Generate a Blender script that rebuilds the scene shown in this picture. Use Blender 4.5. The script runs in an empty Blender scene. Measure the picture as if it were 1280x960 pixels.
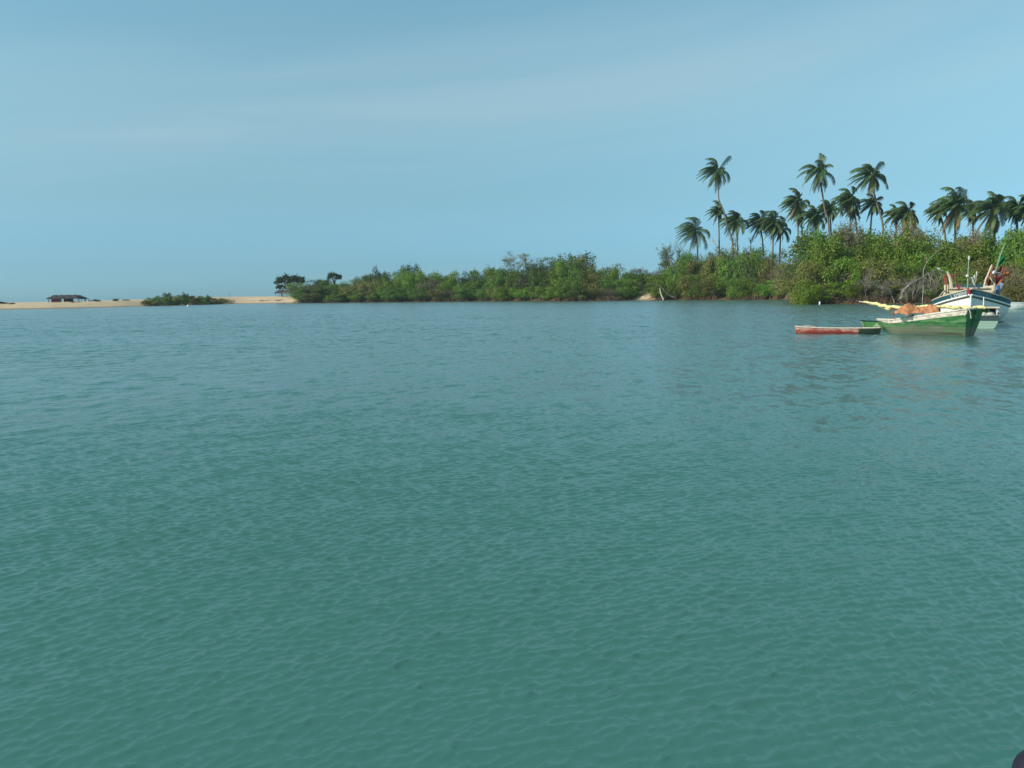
import bpy, math, random
import numpy as np
from mathutils import Vector, Matrix

R = math.radians
S = bpy.context.scene
COL = S.collection

# ------------------------------------------------------------------ camera
EYE = 2.2
F = 1005.0                      # focal length in pixels of the 1280-wide photograph
PITCH = math.atan(111 / F)
ROLL = math.atan(0.014)
fw = Vector((0, math.cos(PITCH), -math.sin(PITCH)))
r0 = Vector((1, 0, 0)); u0 = Vector((0, math.sin(PITCH), math.cos(PITCH)))
rt = r0 * math.cos(ROLL) - u0 * math.sin(ROLL)
up = u0 * math.cos(ROLL) + r0 * math.sin(ROLL)
cam = bpy.data.cameras.new('camera'); co = bpy.data.objects.new('camera', cam); COL.objects.link(co)
m = Matrix((rt, up, -fw)).transposed().to_4x4(); m.translation = (0, 0, EYE)
co.matrix_world = m
cam.sensor_width = 36; cam.lens = F / 1280 * 36
cam.clip_start = 0.05; cam.clip_end = 60000
S.camera = co

def W(px, py, d):
    """point of the place seen at photo pixel (px, py), d metres north of the camera"""
    v = fw + rt * ((px - 640) / F) + up * ((480 - py) / F)
    v = v * (d / v.y)
    return Vector((v.x, v.y, v.z + EYE))
def hor(px): return 378 - 0.014 * px

# ------------------------------------------------------------------ light
SUN = Vector((-0.93, -0.36, 0)).normalized()
EL = R(33)
SUN = Vector((SUN.x * math.cos(EL), SUN.y * math.cos(EL), math.sin(EL)))
w = bpy.data.worlds.new('World'); S.world = w; w.use_nodes = True
N = w.node_tree.nodes; Lk = w.node_tree.links
for n in list(N): N.remove(n)
sky = N.new('ShaderNodeTexSky'); sky.sky_type = 'NISHITA'; sky.sun_disc = False
sky.sun_elevation = EL; sky.sun_rotation = math.atan2(SUN.x, SUN.y)
sky.air_density = 1.0; sky.dust_density = 0.6; sky.ozone_density = 1.6
tint = N.new('ShaderNodeMix'); tint.data_type = 'RGBA'; tint.blend_type = 'MULTIPLY'
tint.inputs[0].default_value = 1
tc = N.new('ShaderNodeTexCoord'); sp = N.new('ShaderNodeSeparateXYZ')
Lk.new(tc.outputs['Generated'], sp.inputs[0])
cr_ = N.new('ShaderNodeValToRGB'); Lk.new(sp.outputs[2], cr_.inputs[0]); Lk.new(cr_.outputs[0], tint.inputs[7])   # the humid tropical sky's own hue by height
e = cr_.color_ramp.elements; e[0].position = 0; e[0].color = (.28, .60, 1.0, 1); e[1].position = 1; e[1].color = (.71, 1, .88, 1)
for p_, c_ in ((.039, (.27, .515, .80)), (.118, (.41, .62, .67)), (.215, (.66, .86, .76)), (.335, (.71, 1, .87))):
    q_ = cr_.color_ramp.elements.new(p_); q_.color = (*c_, 1)
def mth(op, a, b=None, c=None):
    q = N.new('ShaderNodeMath'); q.operation = op
    for i, v in enumerate((a, b, c)):
        if v is None: continue
        if isinstance(v, (int, float)): q.inputs[i].default_value = v
        else: Lk.new(v, q.inputs[i])
    return q.outputs[0]
lvl = mth('MULTIPLY_ADD', sp.outputs[0], -0.09, sp.outputs[2])          # veils of cirrus lie in long shallow bands
cb = N.new('ShaderNodeCombineXYZ'); Lk.new(mth('MULTIPLY', sp.outputs[0], 1.3), cb.inputs[0]); Lk.new(mth('MULTIPLY', lvl, 13.0), cb.inputs[1]); Lk.new(mth('MULTIPLY', sp.outputs[1], 1.3), cb.inputs[2])
nz = N.new('ShaderNodeTexNoise'); nz.inputs['Scale'].default_value = 1.0; nz.inputs['Detail'].default_value = 7; nz.inputs['Roughness'].default_value = 0.55; nz.inputs['Distortion'].default_value = 0.4
Lk.new(cb.outputs[0], nz.inputs[0])
n01 = N.new('ShaderNodeMapRange'); n01.inputs[1].default_value = 0.36; n01.inputs[2].default_value = 0.68; Lk.new(nz.outputs[0], n01.inputs[0])
bd = N.new('ShaderNodeMapRange'); bd.interpolation_type = 'SMOOTHSTEP'; bd.inputs[1].default_value = 0.11; bd.inputs[2].default_value = 0.0
Lk.new(mth('ABSOLUTE', mth('SUBTRACT', lvl, 0.225)), bd.inputs[0])
rp = N.new('ShaderNodeMath'); rp.operation = 'MULTIPLY'; Lk.new(mth('MULTIPLY_ADD', bd.outputs[0], 0.24, 0.09), rp.inputs[0]); Lk.new(mth('ADD', n01.outputs[0], 0.35), rp.inputs[1])
cl = N.new('ShaderNodeMix'); cl.data_type = 'RGBA'; cl.inputs[7].default_value = (2.75, 3.7, 4.1, 1)
Lk.new(rp.outputs[0], cl.inputs[0])
Lk.new(sky.outputs[0], tint.inputs[6]); Lk.new(tint.outputs[2], cl.inputs[6])
bg = N.new('ShaderNodeBackground'); bg.inputs[1].default_value = 0.15; Lk.new(cl.outputs[2], bg.inputs[0])
out = N.new('ShaderNodeOutputWorld'); Lk.new(bg.outputs[0], out.inputs[0])
sl = bpy.data.lights.new('sun', 'SUN'); sl.energy = 3.9; sl.angle = R(0.5); sl.color = (1, 0.93, 0.80)
so = bpy.data.objects.new('sun', sl); COL.objects.link(so); so.rotation_euler = (-SUN).to_track_quat('-Z', 'Y').to_euler()
S.view_settings.view_transform = 'Standard'; S.view_settings.look = 'None'
S.view_settings.gamma = 1; S.view_settings.use_curve_mapping = False
S.view_settings.exposure = 0.2

# ------------------------------------------------------------------ materials
def mat(name, base, rough=0.7, spec=0.3, var=0.0, scale=4.0, two=None, isl=0.0, objr=0.0, trans=0.0, thr=(0.45, 0.55), coord='Object', bump=0.0, stretch=(1, 1, 1)):
    """base colour, optional second colour mixed by a noise, optional per-island and per-object value change"""
    m = bpy.data.materials.new(name); m.use_nodes = True
    n = m.node_tree.nodes; l = m.node_tree.links
    b = n['Principled BSDF']; b.inputs['Roughness'].default_value = rough
    b.inputs['Specular IOR Level'].default_value = spec
    t = n.new('ShaderNodeTexCoord'); mpp = n.new('ShaderNodeMapping'); mpp.inputs['Scale'].default_value = stretch
    l.new(t.outputs[coord], mpp.inputs[0])
    no = n.new('ShaderNodeTexNoise'); no.inputs['Scale'].default_value = scale; no.inputs['Detail'].default_value = 6
    l.new(mpp.outputs[0], no.inputs[0])
    mx = n.new('ShaderNodeMix'); mx.data_type = 'RGBA'
    mx.inputs[6].default_value = (*base, 1); mx.inputs[7].default_value = (*(two or base), 1)
    mr = n.new('ShaderNodeMapRange'); mr.inputs[1].default_value = thr[0]; mr.inputs[2].default_value = thr[1]
    l.new(no.outputs[0], mr.inputs[0]); l.new(mr.outputs[0], mx.inputs[0])
    col = mx.outputs[2]
    def value(src, amount, col):
        h = n.new('ShaderNodeHueSaturation'); r = n.new('ShaderNodeMapRange')
        r.inputs[3].default_value = 1 - amount; r.inputs[4].default_value = 1 + amount
        l.new(src, r.inputs[0]); l.new(r.outputs[0], h.inputs['Value']); l.new(col, h.inputs['Color'])
        return h.outputs[0]
    if var: 
        no2 = n.new('ShaderNodeTexNoise'); no2.inputs['Scale'].default_value = scale * 3.1; l.new(mpp.outputs[0], no2.inputs[0])
        col = value(no2.outputs[0], var, col)
    if isl:
        g = n.new('ShaderNodeNewGeometry'); col = value(g.outputs['Random Per Island'], isl, col)
    if objr:
        o = n.new('ShaderNodeObjectInfo'); h = n.new('ShaderNodeHueSaturation'); r = n.new('ShaderNodeMapRange')
        r.inputs[3].default_value = 0.475; r.inputs[4].default_value = 0.508; l.new(o.outputs['Random'], r.inputs[0])
        l.new(r.outputs[0], h.inputs['Hue']); l.new(col, h.inputs['Color']); col = value(o.outputs['Random'], objr, h.outputs[0])
    l.new(col, b.inputs['Base Color'])
    if bump:
        bp = n.new('ShaderNodeBump'); bp.inputs['Strength'].default_value = bump; bp.inputs['Distance'].default_value = 0.03
        l.new(no.outputs[0], bp.inputs['Height']); l.new(bp.outputs[0], b.inputs['Normal'])
    if trans:
        tr = n.new('ShaderNodeBsdfTranslucent'); ms = n.new('ShaderNodeMixShader'); ms.inputs[0].default_value = trans
        l.new(col, tr.inputs[0]); l.new(b.outputs[0], ms.inputs[1]); l.new(tr.outputs[0], ms.inputs[2])
        l.new(ms.outputs[0], n['Material Output'].inputs[0])
    return m

def leafmat(name, base, two, objr=0.30):
    return mat(name, base, 0.55, 0.25, two=two, scale=0.55, thr=(0.38, 0.62), isl=0.30, objr=objr, trans=0.25)
M = {}
M['leaf_bright'] = leafmat('bright_green_leaves', (0.161, 0.259, 0.030), (0.115, 0.207, 0.028))
M['leaf_mid'] = leafmat('mid_green_leaves', (0.118, 0.206, 0.033), (0.083, 0.153, 0.028))
M['leaf_dark'] = leafmat('dark_green_leaves', (0.033, 0.068, 0.018), (0.054, 0.085, 0.023))
M['leaf_olive'] = leafmat('olive_leaves', (0.205, 0.201, 0.050), (0.133, 0.150, 0.039))
M['leaf_grey'] = leafmat('grey_green_leaves', (0.190, 0.184, 0.109), (0.138, 0.138, 0.075))
M['leaf_brown'] = leafmat('dry_brown_leaves', (0.220, 0.171, 0.094), (0.154, 0.127, 0.066))
M['palm'] = mat('palm_frond', (0.048, 0.098, 0.032), 0.5, 0.3, two=(0.085, 0.130, 0.040), scale=0.5, isl=0.3, objr=0.25, trans=0.15)
M['palm_dry'] = mat('dry_palm_frond', (0.22, 0.15, 0.07), 0.8, 0.1, two=(0.14, 0.13, 0.05), scale=0.6, isl=0.3, objr=0.2, trans=0.1)
M['bark'] = mat('grey_bark', (0.20, 0.17, 0.13), 0.9, 0.1, var=0.3, scale=2, two=(0.13, 0.11, 0.085))
M['palm_bark'] = mat('palm_bark', (0.22, 0.19, 0.15), 0.9, 0.1, var=0.3, scale=2, two=(0.13, 0.115, 0.09), stretch=(1, 1, 5))
M['root'] = mat('reddish_roots', (0.21, 0.115, 0.075), 0.9, 0.1, var=0.3, scale=1.2, two=(0.13, 0.09, 0.06), isl=0.35)
M['dead'] = mat('dead_wood', (0.25, 0.215, 0.18), 0.9, 0.1, var=0.3, scale=1.2, two=(0.15, 0.13, 0.11), isl=0.35)
M['palewood'] = mat('bleached_wood', (0.52, 0.46, 0.36), 0.8, 0.1, var=0.2, scale=2)
M['twig'] = mat('dry_twigs', (0.20, 0.165, 0.125), 0.9, 0.1, isl=0.4, objr=0.2)
M['nut'] = mat('coconuts', (0.25, 0.13, 0.04), 0.5, 0.3, isl=0.3)
M['thatch'] = mat('dark_thatch', (0.050, 0.045, 0.045), 0.95, 0.1, var=0.3, scale=2, two=(0.085, 0.078, 0.075), stretch=(4, 1, 1))
M['maroon'] = mat('maroon_boards', (0.13, 0.04, 0.05), 0.8, 0.1, var=0.3, scale=2)
M['white'] = mat('white_boat_paint', (0.80, 0.79, 0.74), 0.45, 0.4, var=0.06, scale=3, two=(0.62, 0.58, 0.50), thr=(0.58, 0.75))
M['cream'] = mat('cream_paint', (0.60, 0.50, 0.36), 0.6, 0.3, var=0.12, scale=5, two=(0.40, 0.31, 0.21), thr=(0.5, 0.7))
M['teal'] = mat('dark_teal_paint', (0.018, 0.070, 0.095), 0.45, 0.4, var=0.2, scale=3, two=(0.05, 0.14, 0.15), thr=(0.5, 0.75))
M['brownline'] = mat('brown_trim', (0.12, 0.075, 0.05), 0.7, 0.2, var=0.2, scale=5)
M['maroonpaint'] = mat('maroon_paint', (0.30, 0.035, 0.055), 0.5, 0.4, var=0.2, scale=6)
M['red'] = mat('rusty_red_paint', (0.34, 0.075, 0.040), 0.6, 0.3, var=0.25, scale=8, two=(0.22, 0.09, 0.06))
M['poleg'] = mat('greenish_pole', (0.20, 0.27, 0.21), 0.6, 0.3, var=0.2, scale=6)
M['whitecloth'] = mat('white_cloth', (0.68, 0.66, 0.58), 0.9, 0.1, var=0.12, scale=8, trans=0.2)
M['greencloth'] = mat('green_flag_cloth', (0.012, 0.17, 0.055), 0.8, 0.1, var=0.1, scale=6, trans=0.3)
M['net'] = mat('brown_net', (0.17, 0.085, 0.04), 0.95, 0.1, var=0.35, scale=6, two=(0.10, 0.055, 0.03), bump=1, isl=0.2)
M['rednet'] = mat('dark_red_net', (0.17, 0.028, 0.035), 0.95, 0.1, var=0.35, scale=6, bump=1)
M['orange'] = mat('orange_float', (0.50, 0.16, 0.05), 0.6, 0.3, var=0.1)
M['blue'] = mat('blue_plastic', (0.045, 0.11, 0.26), 0.4, 0.5, var=0.1)
M['palebl'] = mat('pale_blue_paint_and_letter_shade', (0.36, 0.45, 0.55), 0.5, 0.4, var=0.15)
M['tarp'] = mat('orange_brown_tarp', (0.46, 0.21, 0.10), 0.85, 0.15, var=0.2, scale=5, two=(0.27, 0.105, 0.05), thr=(0.45, 0.7), bump=0.8)
M['sail'] = mat('pale_yellow_sailcloth', (0.72, 0.65, 0.30), 0.9, 0.1, var=0.15, scale=7, two=(0.50, 0.46, 0.22), thr=(0.45, 0.65), bump=0.8)
M['rope'] = mat('pale_rope', (0.55, 0.50, 0.42), 0.9, 0.1)
M['gunwale'] = mat('worn_whitewashed_wood', (0.60, 0.54, 0.45), 0.8, 0.2, var=0.15, scale=7, two=(0.36, 0.31, 0.25), thr=(0.45, 0.65), stretch=(0.6, 1, 1))
M['boards'] = mat('boat_floor_boards', (0.20, 0.16, 0.11), 0.85, 0.1, var=0.2, scale=4)
M['darkhull'] = mat('dark_boat_paint', (0.030, 0.055, 0.060), 0.5, 0.4, var=0.2, scale=4)
M['canoeshade'] = mat('dark_green_shade', (0.022, 0.045, 0.028), 0.6, 0.3, var=0.3, scale=5)
M['greendinghy'] = mat('patchy_green_paint', (0.09, 0.24, 0.075), 0.7, 0.2, var=0.2, scale=3.0, two=(0.45, 0.52, 0.32), thr=(0.48, 0.56))
M['rubber'] = mat('dark_rubber', (0.018, 0.016, 0.028), 0.7, 0.3, var=0.2)
M['plastic'] = mat('white_plastic', (0.78, 0.80, 0.80), 0.35, 0.5, var=0.04)

def band_mat(name, topc, topc2, lowc, zsplit, soft, rough=0.55, worn=(0.55, 0.75), streak=(0.5, 1, 2.2), axis=2, sc=2.2, linec=None):
    """paint that changes colour at a height (or length) of the hull, with a ragged worn edge"""
    m = bpy.data.materials.new(name); m.use_nodes = True
    n = m.node_tree.nodes; l = m.node_tree.links; b = n['Principled BSDF']
    b.inputs['Roughness'].default_value = rough; b.inputs['Specular IOR Level'].default_value = 0.35
    t = n.new('ShaderNodeTexCoord'); mpp = n.new('ShaderNodeMapping'); mpp.inputs['Scale'].default_value = streak
    l.new(t.outputs['Object'], mpp.inputs[0])
    no = n.new('ShaderNodeTexNoise'); no.inputs['Scale'].default_value = sc; no.inputs['Detail'].default_value = 7; no.inputs['Roughness'].default_value = 0.65
    l.new(mpp.outputs[0], no.inputs[0])
    a = n.new('ShaderNodeMix'); a.data_type = 'RGBA'; a.inputs[6].default_value = (*topc, 1); a.inputs[7].default_value = (*topc2, 1)
    r1 = n.new('ShaderNodeMapRange'); r1.inputs[1].default_value = worn[0]; r1.inputs[2].default_value = worn[1]
    l.new(no.outputs[0], r1.inputs[0]); l.new(r1.outputs[0], a.inputs[0])
    s = n.new('ShaderNodeSeparateXYZ'); l.new(t.outputs['Object'], s.inputs[0])
    ad = n.new('ShaderNodeMath'); ad.operation = 'MULTIPLY_ADD'; ad.inputs[1].default_value = soft * 3; 
    l.new(no.outputs[0], ad.inputs[0]); l.new(s.outputs[axis], ad.inputs[2])
    r2 = n.new('ShaderNodeMapRange'); r2.inputs[1].default_value = zsplit + soft * 1.5 - soft * 0.3; r2.inputs[2].default_value = zsplit + soft * 1.5 + soft * 0.3
    l.new(ad.outputs[0], r2.inputs[0])
    c = n.new('ShaderNodeMix'); c.data_type = 'RGBA'; c.inputs[6].default_value = (*lowc, 1); l.new(a.outputs[2], c.inputs[7]); l.new(r2.outputs[0], c.inputs[0])
    wv = n.new('ShaderNodeMath'); wv.operation = 'PINGPONG'; wv.inputs[1].default_value = 0.075; l.new(s.outputs[2], wv.inputs[0])      # plank seams
    sm = n.new('ShaderNodeMapRange'); sm.inputs[1].default_value = 0.0; sm.inputs[2].default_value = 0.009; sm.inputs[3].default_value = 0.35; l.new(wv.outputs[0], sm.inputs[0])
    hv = n.new('ShaderNodeHueSaturation'); l.new(sm.outputs[0], hv.inputs['Value']); l.new(c.outputs[2], hv.inputs['Color']); l.new(hv.outputs[0], b.inputs['Base Color'])
    bp = n.new('ShaderNodeBump'); bp.inputs['Strength'].default_value = .5; bp.inputs['Distance'].default_value = 0.02; l.new(no.outputs[0], bp.inputs['Height']); l.new(bp.outputs[0], b.inputs['Normal'])
    return m
M['greenhull'] = band_mat('worn_green_hull', (0.016, 0.115, 0.030), (0.12, 0.25, 0.10), (0.165, 0.18, 0.125), 0.36, 0.50, worn=(0.46, 0.62), streak=(0.45, 1, 1.5), sc=2.6)
M['dinghyhull'] = band_mat('two_tone_hull', (0.030, 0.055, 0.060), (0.06, 0.09, 0.09), (0.25, 0.36, 0.29), 0.42, 0.02)
M['canoehull'] = band_mat('peeling_red_hull', (0.46, 0.22, 0.17), (0.58, 0.50, 0.40), (0.28, 0.040, 0.030), 0.16, 0.20, streak=(1.2, 1, 3), sc=2.6)

def water_mat():
    m = bpy.data.materials.new('estuary_water'); m.use_nodes = True
    n = m.node_tree.nodes; l = m.node_tree.links; n.remove(n['Principled BSDF'])
    # light scattered back from inside the cloudy water does not follow the small slopes; only the mirror does
    body = n.new('ShaderNodeBsdfDiffuse'); upn = n.new('ShaderNodeCombineXYZ'); upn.inputs[2].default_value = 1; l.new(upn.outputs[0], body.inputs['Normal'])
    gl = n.new('ShaderNodeBsdfGlossy'); gl.inputs['Roughness'].default_value = 0.19
    fr = n.new('ShaderNodeFresnel'); fr.inputs[0].default_value = 1.37
    ms = n.new('ShaderNodeMixShader'); l.new(fr.outputs[0], ms.inputs[0]); l.new(body.outputs[0], ms.inputs[1]); l.new(gl.outputs[0], ms.inputs[2]); l.new(ms.outputs[0], n['Material Output'].inputs[0])
    g = n.new('ShaderNodeNewGeometry')
    def noise(scale, detail, sx=1, sy=1, rot=0, rough=0.5, out=0):
        mpp = n.new('ShaderNodeMapping'); mpp.inputs['Scale'].default_value = (sx, sy, 1); mpp.inputs['Rotation'].default_value = (0, 0, rot)
        l.new(g.outputs['Position'], mpp.inputs[0])
        q = n.new('ShaderNodeTexNoise'); q.inputs['Scale'].default_value = scale; q.inputs['Detail'].default_value = detail; q.inputs['Roughness'].default_value = rough
        l.new(mpp.outputs[0], q.inputs[0]); return q.outputs[out]
    big = noise(0.06, 4, 0.5, 1.0, R(10))
    mx = n.new('ShaderNodeMix'); mx.data_type = 'RGBA'
    mx.inputs[6].default_value = (0.051, 0.158, 0.128, 1); mx.inputs[7].default_value = (0.064, 0.202, 0.180, 1)
    r = n.new('ShaderNodeMapRange'); r.inputs[1].default_value = 0.35; r.inputs[2].default_value = 0.65
    l.new(big, r.inputs[0]); l.new(r.outputs[0], mx.inputs[0]); l.new(mx.outputs[2], body.inputs['Color'])
    gust = noise(0.05, 3, 0.6, 1.3, R(12))
    gr = n.new('ShaderNodeMapRange'); gr.inputs[1].default_value = 0.35; gr.inputs[2].default_value = 0.65; gr.inputs[3].default_value = 0.7; gr.inputs[4].default_value = 1.25
    l.new(gust, gr.inputs[0])
    at = n.new('ShaderNodeAttribute'); at.attribute_name = 'ripple'      # how much of the chop the mesh itself does not carry
    total = g.outputs['Normal']
    def add(color, amp, gate):
        nonlocal total
        sub = n.new('ShaderNodeVectorMath'); sub.operation = 'SUBTRACT'; sub.inputs[1].default_value = (.5, .5, .5); l.new(color, sub.inputs[0])
        mu = n.new('ShaderNodeVectorMath'); mu.operation = 'MULTIPLY'; mu.inputs[1].default_value = (amp, amp, 0); l.new(sub.outputs[0], mu.inputs[0])
        sc = n.new('ShaderNodeVectorMath'); sc.operation = 'SCALE'; l.new(mu.outputs[0], sc.inputs[0]); l.new(gr.outputs[0], sc.inputs['Scale'])
        last = sc.outputs[0]
        if gate:
            s2 = n.new('ShaderNodeVectorMath'); s2.operation = 'SCALE'; l.new(last, s2.inputs[0]); l.new(at.outputs['Fac'], s2.inputs['Scale']); last = s2.outputs[0]
        ad = n.new('ShaderNodeVectorMath'); ad.operation = 'ADD'; l.new(total, ad.inputs[0]); l.new(last, ad.inputs[1]); total = ad.outputs[0]
    add(noise(1.4, 3, 1.0, 0.5, R(-38), 0.55, 1), 0.38, True)
    add(noise(4.0, 3, 1.0, 0.5, R(-44), 0.6, 1), 0.58, True)
    add(noise(16.0, 2, 1.0, 0.6, R(-40), 0.6, 1), 0.20, False)
    nm = n.new('ShaderNodeVectorMath'); nm.operation = 'NORMALIZE'; l.new(total, nm.inputs[0]); l.new(nm.outputs[0], gl.inputs['Normal']); l.new(nm.outputs[0], fr.inputs['Normal'])
    return m
M['water'] = water_mat()

# ------------------------------------------------------------------ tagging and mesh helpers
def tag(o, label=None, cat=None, group=None, kind=None):
    if label: o['label'] = label
    if cat: o['category'] = cat
    if group: o['group'] = group
    if kind: o['kind'] = kind
    return o
def thing(name, loc, label, cat, group=None, rz=0):
    o = bpy.data.objects.new(name, None); COL.objects.link(o); o.location = loc; o.rotation_euler = (0, 0, rz)
    o.empty_display_size = 0.3
    return tag(o, label, cat, group)
class MB:
    def __init__(s): s.v = []; s.f = []
    def add(s, vs, fs):
        o = len(s.v); s.v += [tuple(v) for v in vs]; s.f += [tuple(i + o for i in f) for f in fs]
    def box(s, c, size, rot=None, taper=1.0):
        hx, hy, hz = size[0] / 2, size[1] / 2, size[2] / 2
        vs = [Vector((x * hx * (taper if z > 0 else 1), y * hy * (taper if z > 0 else 1), z * hz)) for z in (-1, 1) for y in (-1, 1) for x in (-1, 1)]
        if rot is not None: vs = [rot @ v for v in vs]
        s.add([v + Vector(c) for v in vs], [(0, 2, 3, 1), (4, 5, 7, 6), (0, 1, 5, 4), (2, 6, 7, 3), (0, 4, 6, 2), (1, 3, 7, 5)])
    def tube(s, pts, rad, n=6, cap=True):
        pts = [Vector(p) for p in pts]; k = len(pts)
        if not hasattr(rad, '__len__'): rad = [rad] * k
        vs = []
        ref = Vector((0.31, 0.17, 0.93))
        for i, p in enumerate(pts):
            t = (pts[min(i + 1, k - 1)] - pts[max(i - 1, 0)])
            t = t.normalized() if t.length > 1e-9 else Vector((0, 0, 1))
            a = t.cross(ref)
            if a.length < 0.05: a = t.cross(Vector((1, 0, 0)))
            a.normalize(); b = t.cross(a)
            for j in range(n):
                an = 2 * math.pi * j / n
                vs.append(p + (a * math.cos(an) + b * math.sin(an)) * rad[i])
        fs = [(i * n + j, i * n + (j + 1) % n, (i + 1) * n + (j + 1) % n, (i + 1) * n + j) for i in range(k - 1) for j in range(n)]
        if cap: fs += [tuple(range(n))[::-1], tuple((k - 1) * n + j for j in range(n))]
        s.add(vs, fs)
    def blob(s, c, r, seed=0, n=8, jag=0.12):
        rnd = random.Random(seed); c = Vector(c); vs = []; fs = []
        r = Vector(r) if hasattr(r, '__len__') else Vector((r, r, r))
        for i in range(n + 1):
            th = math.pi * i / n
            for j in range(2 * n):
                ph = math.pi * j / n; q = 1 + rnd.uniform(-jag, jag)
                vs.append(c + Vector((r.x * math.sin(th) * math.cos(ph) * q, r.y * math.sin(th) * math.sin(ph) * q, r.z * math.cos(th) * (q if 0 < i < n else 1))))
        for i in range(n):
            for j in range(2 * n):
                fs.append((i * 2 * n + j, (i + 1) * 2 * n + j, (i + 1) * 2 * n + (j + 1) % (2 * n), i * 2 * n + (j + 1) % (2 * n)))
        s.add(vs, fs)
    def grid(s, fn, nu, nv):
        vs = [fn(i / nu, j / nv) for i in range(nu + 1) for j in range(nv + 1)]
        fs = [(i * (nv + 1) + j, (i + 1) * (nv + 1) + j, (i + 1) * (nv + 1) + j + 1, i * (nv + 1) + j + 1) for i in range(nu) for j in range(nv)]
        s.add(vs, fs)
    def mesh(s, name, material, smooth=False):
        me = bpy.data.meshes.new(name); me.from_pydata([tuple(v) for v in s.v], [], s.f); me.update()
        if material: me.materials.append(material)
        if smooth: me.polygons.foreach_set('use_smooth', [True] * len(me.polygons))
        return me
    def build(s, name, material, parent=None, smooth=False):
        return link(name, s.mesh(name, material, smooth), parent)
def link(name, me, parent=None):
    o = bpy.data.objects.new(name, me); COL.objects.link(o)
    if parent: o.parent = parent
    return o
def np_mesh(name, verts, faces, material, smooth=False):
    k = faces.shape[1]; me = bpy.data.meshes.new(name)
    me.vertices.add(len(verts)); me.vertices.foreach_set('co', verts.astype(np.float32).ravel())
    me.loops.add(faces.size); me.loops.foreach_set('vertex_index', faces.astype(np.int32).ravel())
    me.polygons.add(len(faces)); me.polygons.foreach_set('loop_start', np.arange(0, faces.size, k, dtype=np.int32))
    me.polygons.foreach_set('loop_total', np.full(len(faces), k, dtype=np.int32))
    if smooth: me.polygons.foreach_set('use_smooth', np.ones(len(faces), dtype=bool))
    me.update(calc_edges=True); me.validate()
    if material: me.materials.append(material)
    return me
def copy_tree(o, parent=None):
    c = o.copy(); COL.objects.link(c)
    if parent: c.parent = parent
    for ch in list(o.children): copy_tree(ch, c)
    return c

# ------------------------------------------------------------------ water
def make_water():
    rng = np.random.default_rng(5)
    na = 1100; ang = np.linspace(R(-50), R(50), na)
    rr = [1.0]
    while rr[-1] < 420:
        rr.append(rr[-1] * (1.03 if rr[-1] < 2.6 else 1.0019 if rr[-1] < 16 else 1.003 if rr[-1] < 30 else 1.0022 if rr[-1] < 190 else 1.012))
    while rr[-1] < 20000: rr.append(rr[-1] * 1.15)
    rr = np.array(rr); A, Q = np.meshgrid(ang.astype(np.float32), rr.astype(np.float32))
    X = np.sin(A) * Q; Y = np.cos(A) * Q
    Z = np.zeros_like(X); DX = np.zeros_like(X); DY = np.zeros_like(X)
    # gust patches: stronger and weaker wind ripples
    gust = 0.86 + 0.20 * (np.sin(X * 0.11 + 1.3 + 0.7 * np.sin(Y * 0.09)) * np.sin(Y * 0.17 + 0.6 * np.sin(X * 0.13)) )
    base = math.atan2(0.75, -0.66)
    nw = 170; miss = np.zeros_like(X); tot = 0
    for i in range(nw):
        lam = 0.034 * (0.7 / 0.034) ** rng.random()
        if i >= 130: lam = 0.7 * (2.6 / 0.7) ** rng.random()
        k = 2 * math.pi / lam
        th = base + rng.normal(0, 0.50)
        slope = 0.050 * math.exp(-(math.log(lam / 0.082) / 0.50) ** 2 / 2) + 0.0075
        if i >= 130: slope = 0.0062 * (lam / 1.2) ** -0.4
        amp = slope / k * (1 + (np.clip((Q - 12) / 50, 0, 1) * (2.1 if i >= 130 else 0.6)))
        ph = rng.random() * 6.283
        # fade the waves where the mesh becomes too coarse to carry them
        spc = np.where(rr > 190, rr * 0.012, np.where(rr < 16, rr * 0.0019, rr * 0.0026))
        fade = np.clip((lam / spc - 2.5) / 3, 0, 1).astype(np.float32)[:, None]; miss += slope ** 2 * (1 - fade) ** 2; tot += slope ** 2
        m_ = int((fade[:, 0] > 0).sum())
        if m_ == 0: continue
        sl_ = slice(0, m_); am = (amp if np.isscalar(amp) else amp[sl_]) * fade[sl_]
        ar = (k * (np.cos(th) * X[sl_] + np.sin(th) * Y[sl_]) + ph).astype(np.float32)
        c = np.cos(ar); s_ = np.sin(ar) * 0.4
        Z[sl_] += am * c; DX[sl_] -= am * np.cos(th) * s_; DY[sl_] -= am * np.sin(th) * s_
    Z *= gust; X = X + DX * gust; Y = Y + DY * gust
    n0, n1 = X.shape
    v = np.stack([X, Y, Z], -1).reshape(-1, 3)
    idx = np.arange(n0 * n1).reshape(n0, n1)
    f = np.stack([idx[:-1, :-1], idx[:-1, 1:], idx[1:, 1:], idx[1:, :-1]], -1).reshape(-1, 4)
    # calm coarse remainder of the disc, out of the picture
    a2 = np.linspace(R(50), R(310), 60); r2 = np.array([1, 5, 30, 200, 2000, 20000.0])
    A2, Q2 = np.meshgrid(a2, r2); v2 = np.stack([np.sin(A2) * Q2, np.cos(A2) * Q2, np.zeros_like(A2) - 0.03], -1).reshape(-1, 3)
    i2 = np.arange(A2.size).reshape(A2.shape) + len(v)
    f2 = np.stack([i2[:-1, :-1], i2[:-1, 1:], i2[1:, 1:], i2[1:, :-1]], -1).reshape(-1, 4)
    a3 = np.linspace(0, 2 * math.pi, 25)[:-1]
    me = np_mesh('water', np.concatenate([v, v2]), np.concatenate([f, f2]), M['water'], True)
    at = me.attributes.new('ripple', 'FLOAT', 'POINT'); at.data.foreach_set('value', np.concatenate([np.sqrt(miss / tot).ravel(), np.ones(len(v2))]).astype(np.float32))
    o = link('water', me); tag(o, kind='structure'); return o
make_water()

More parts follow.
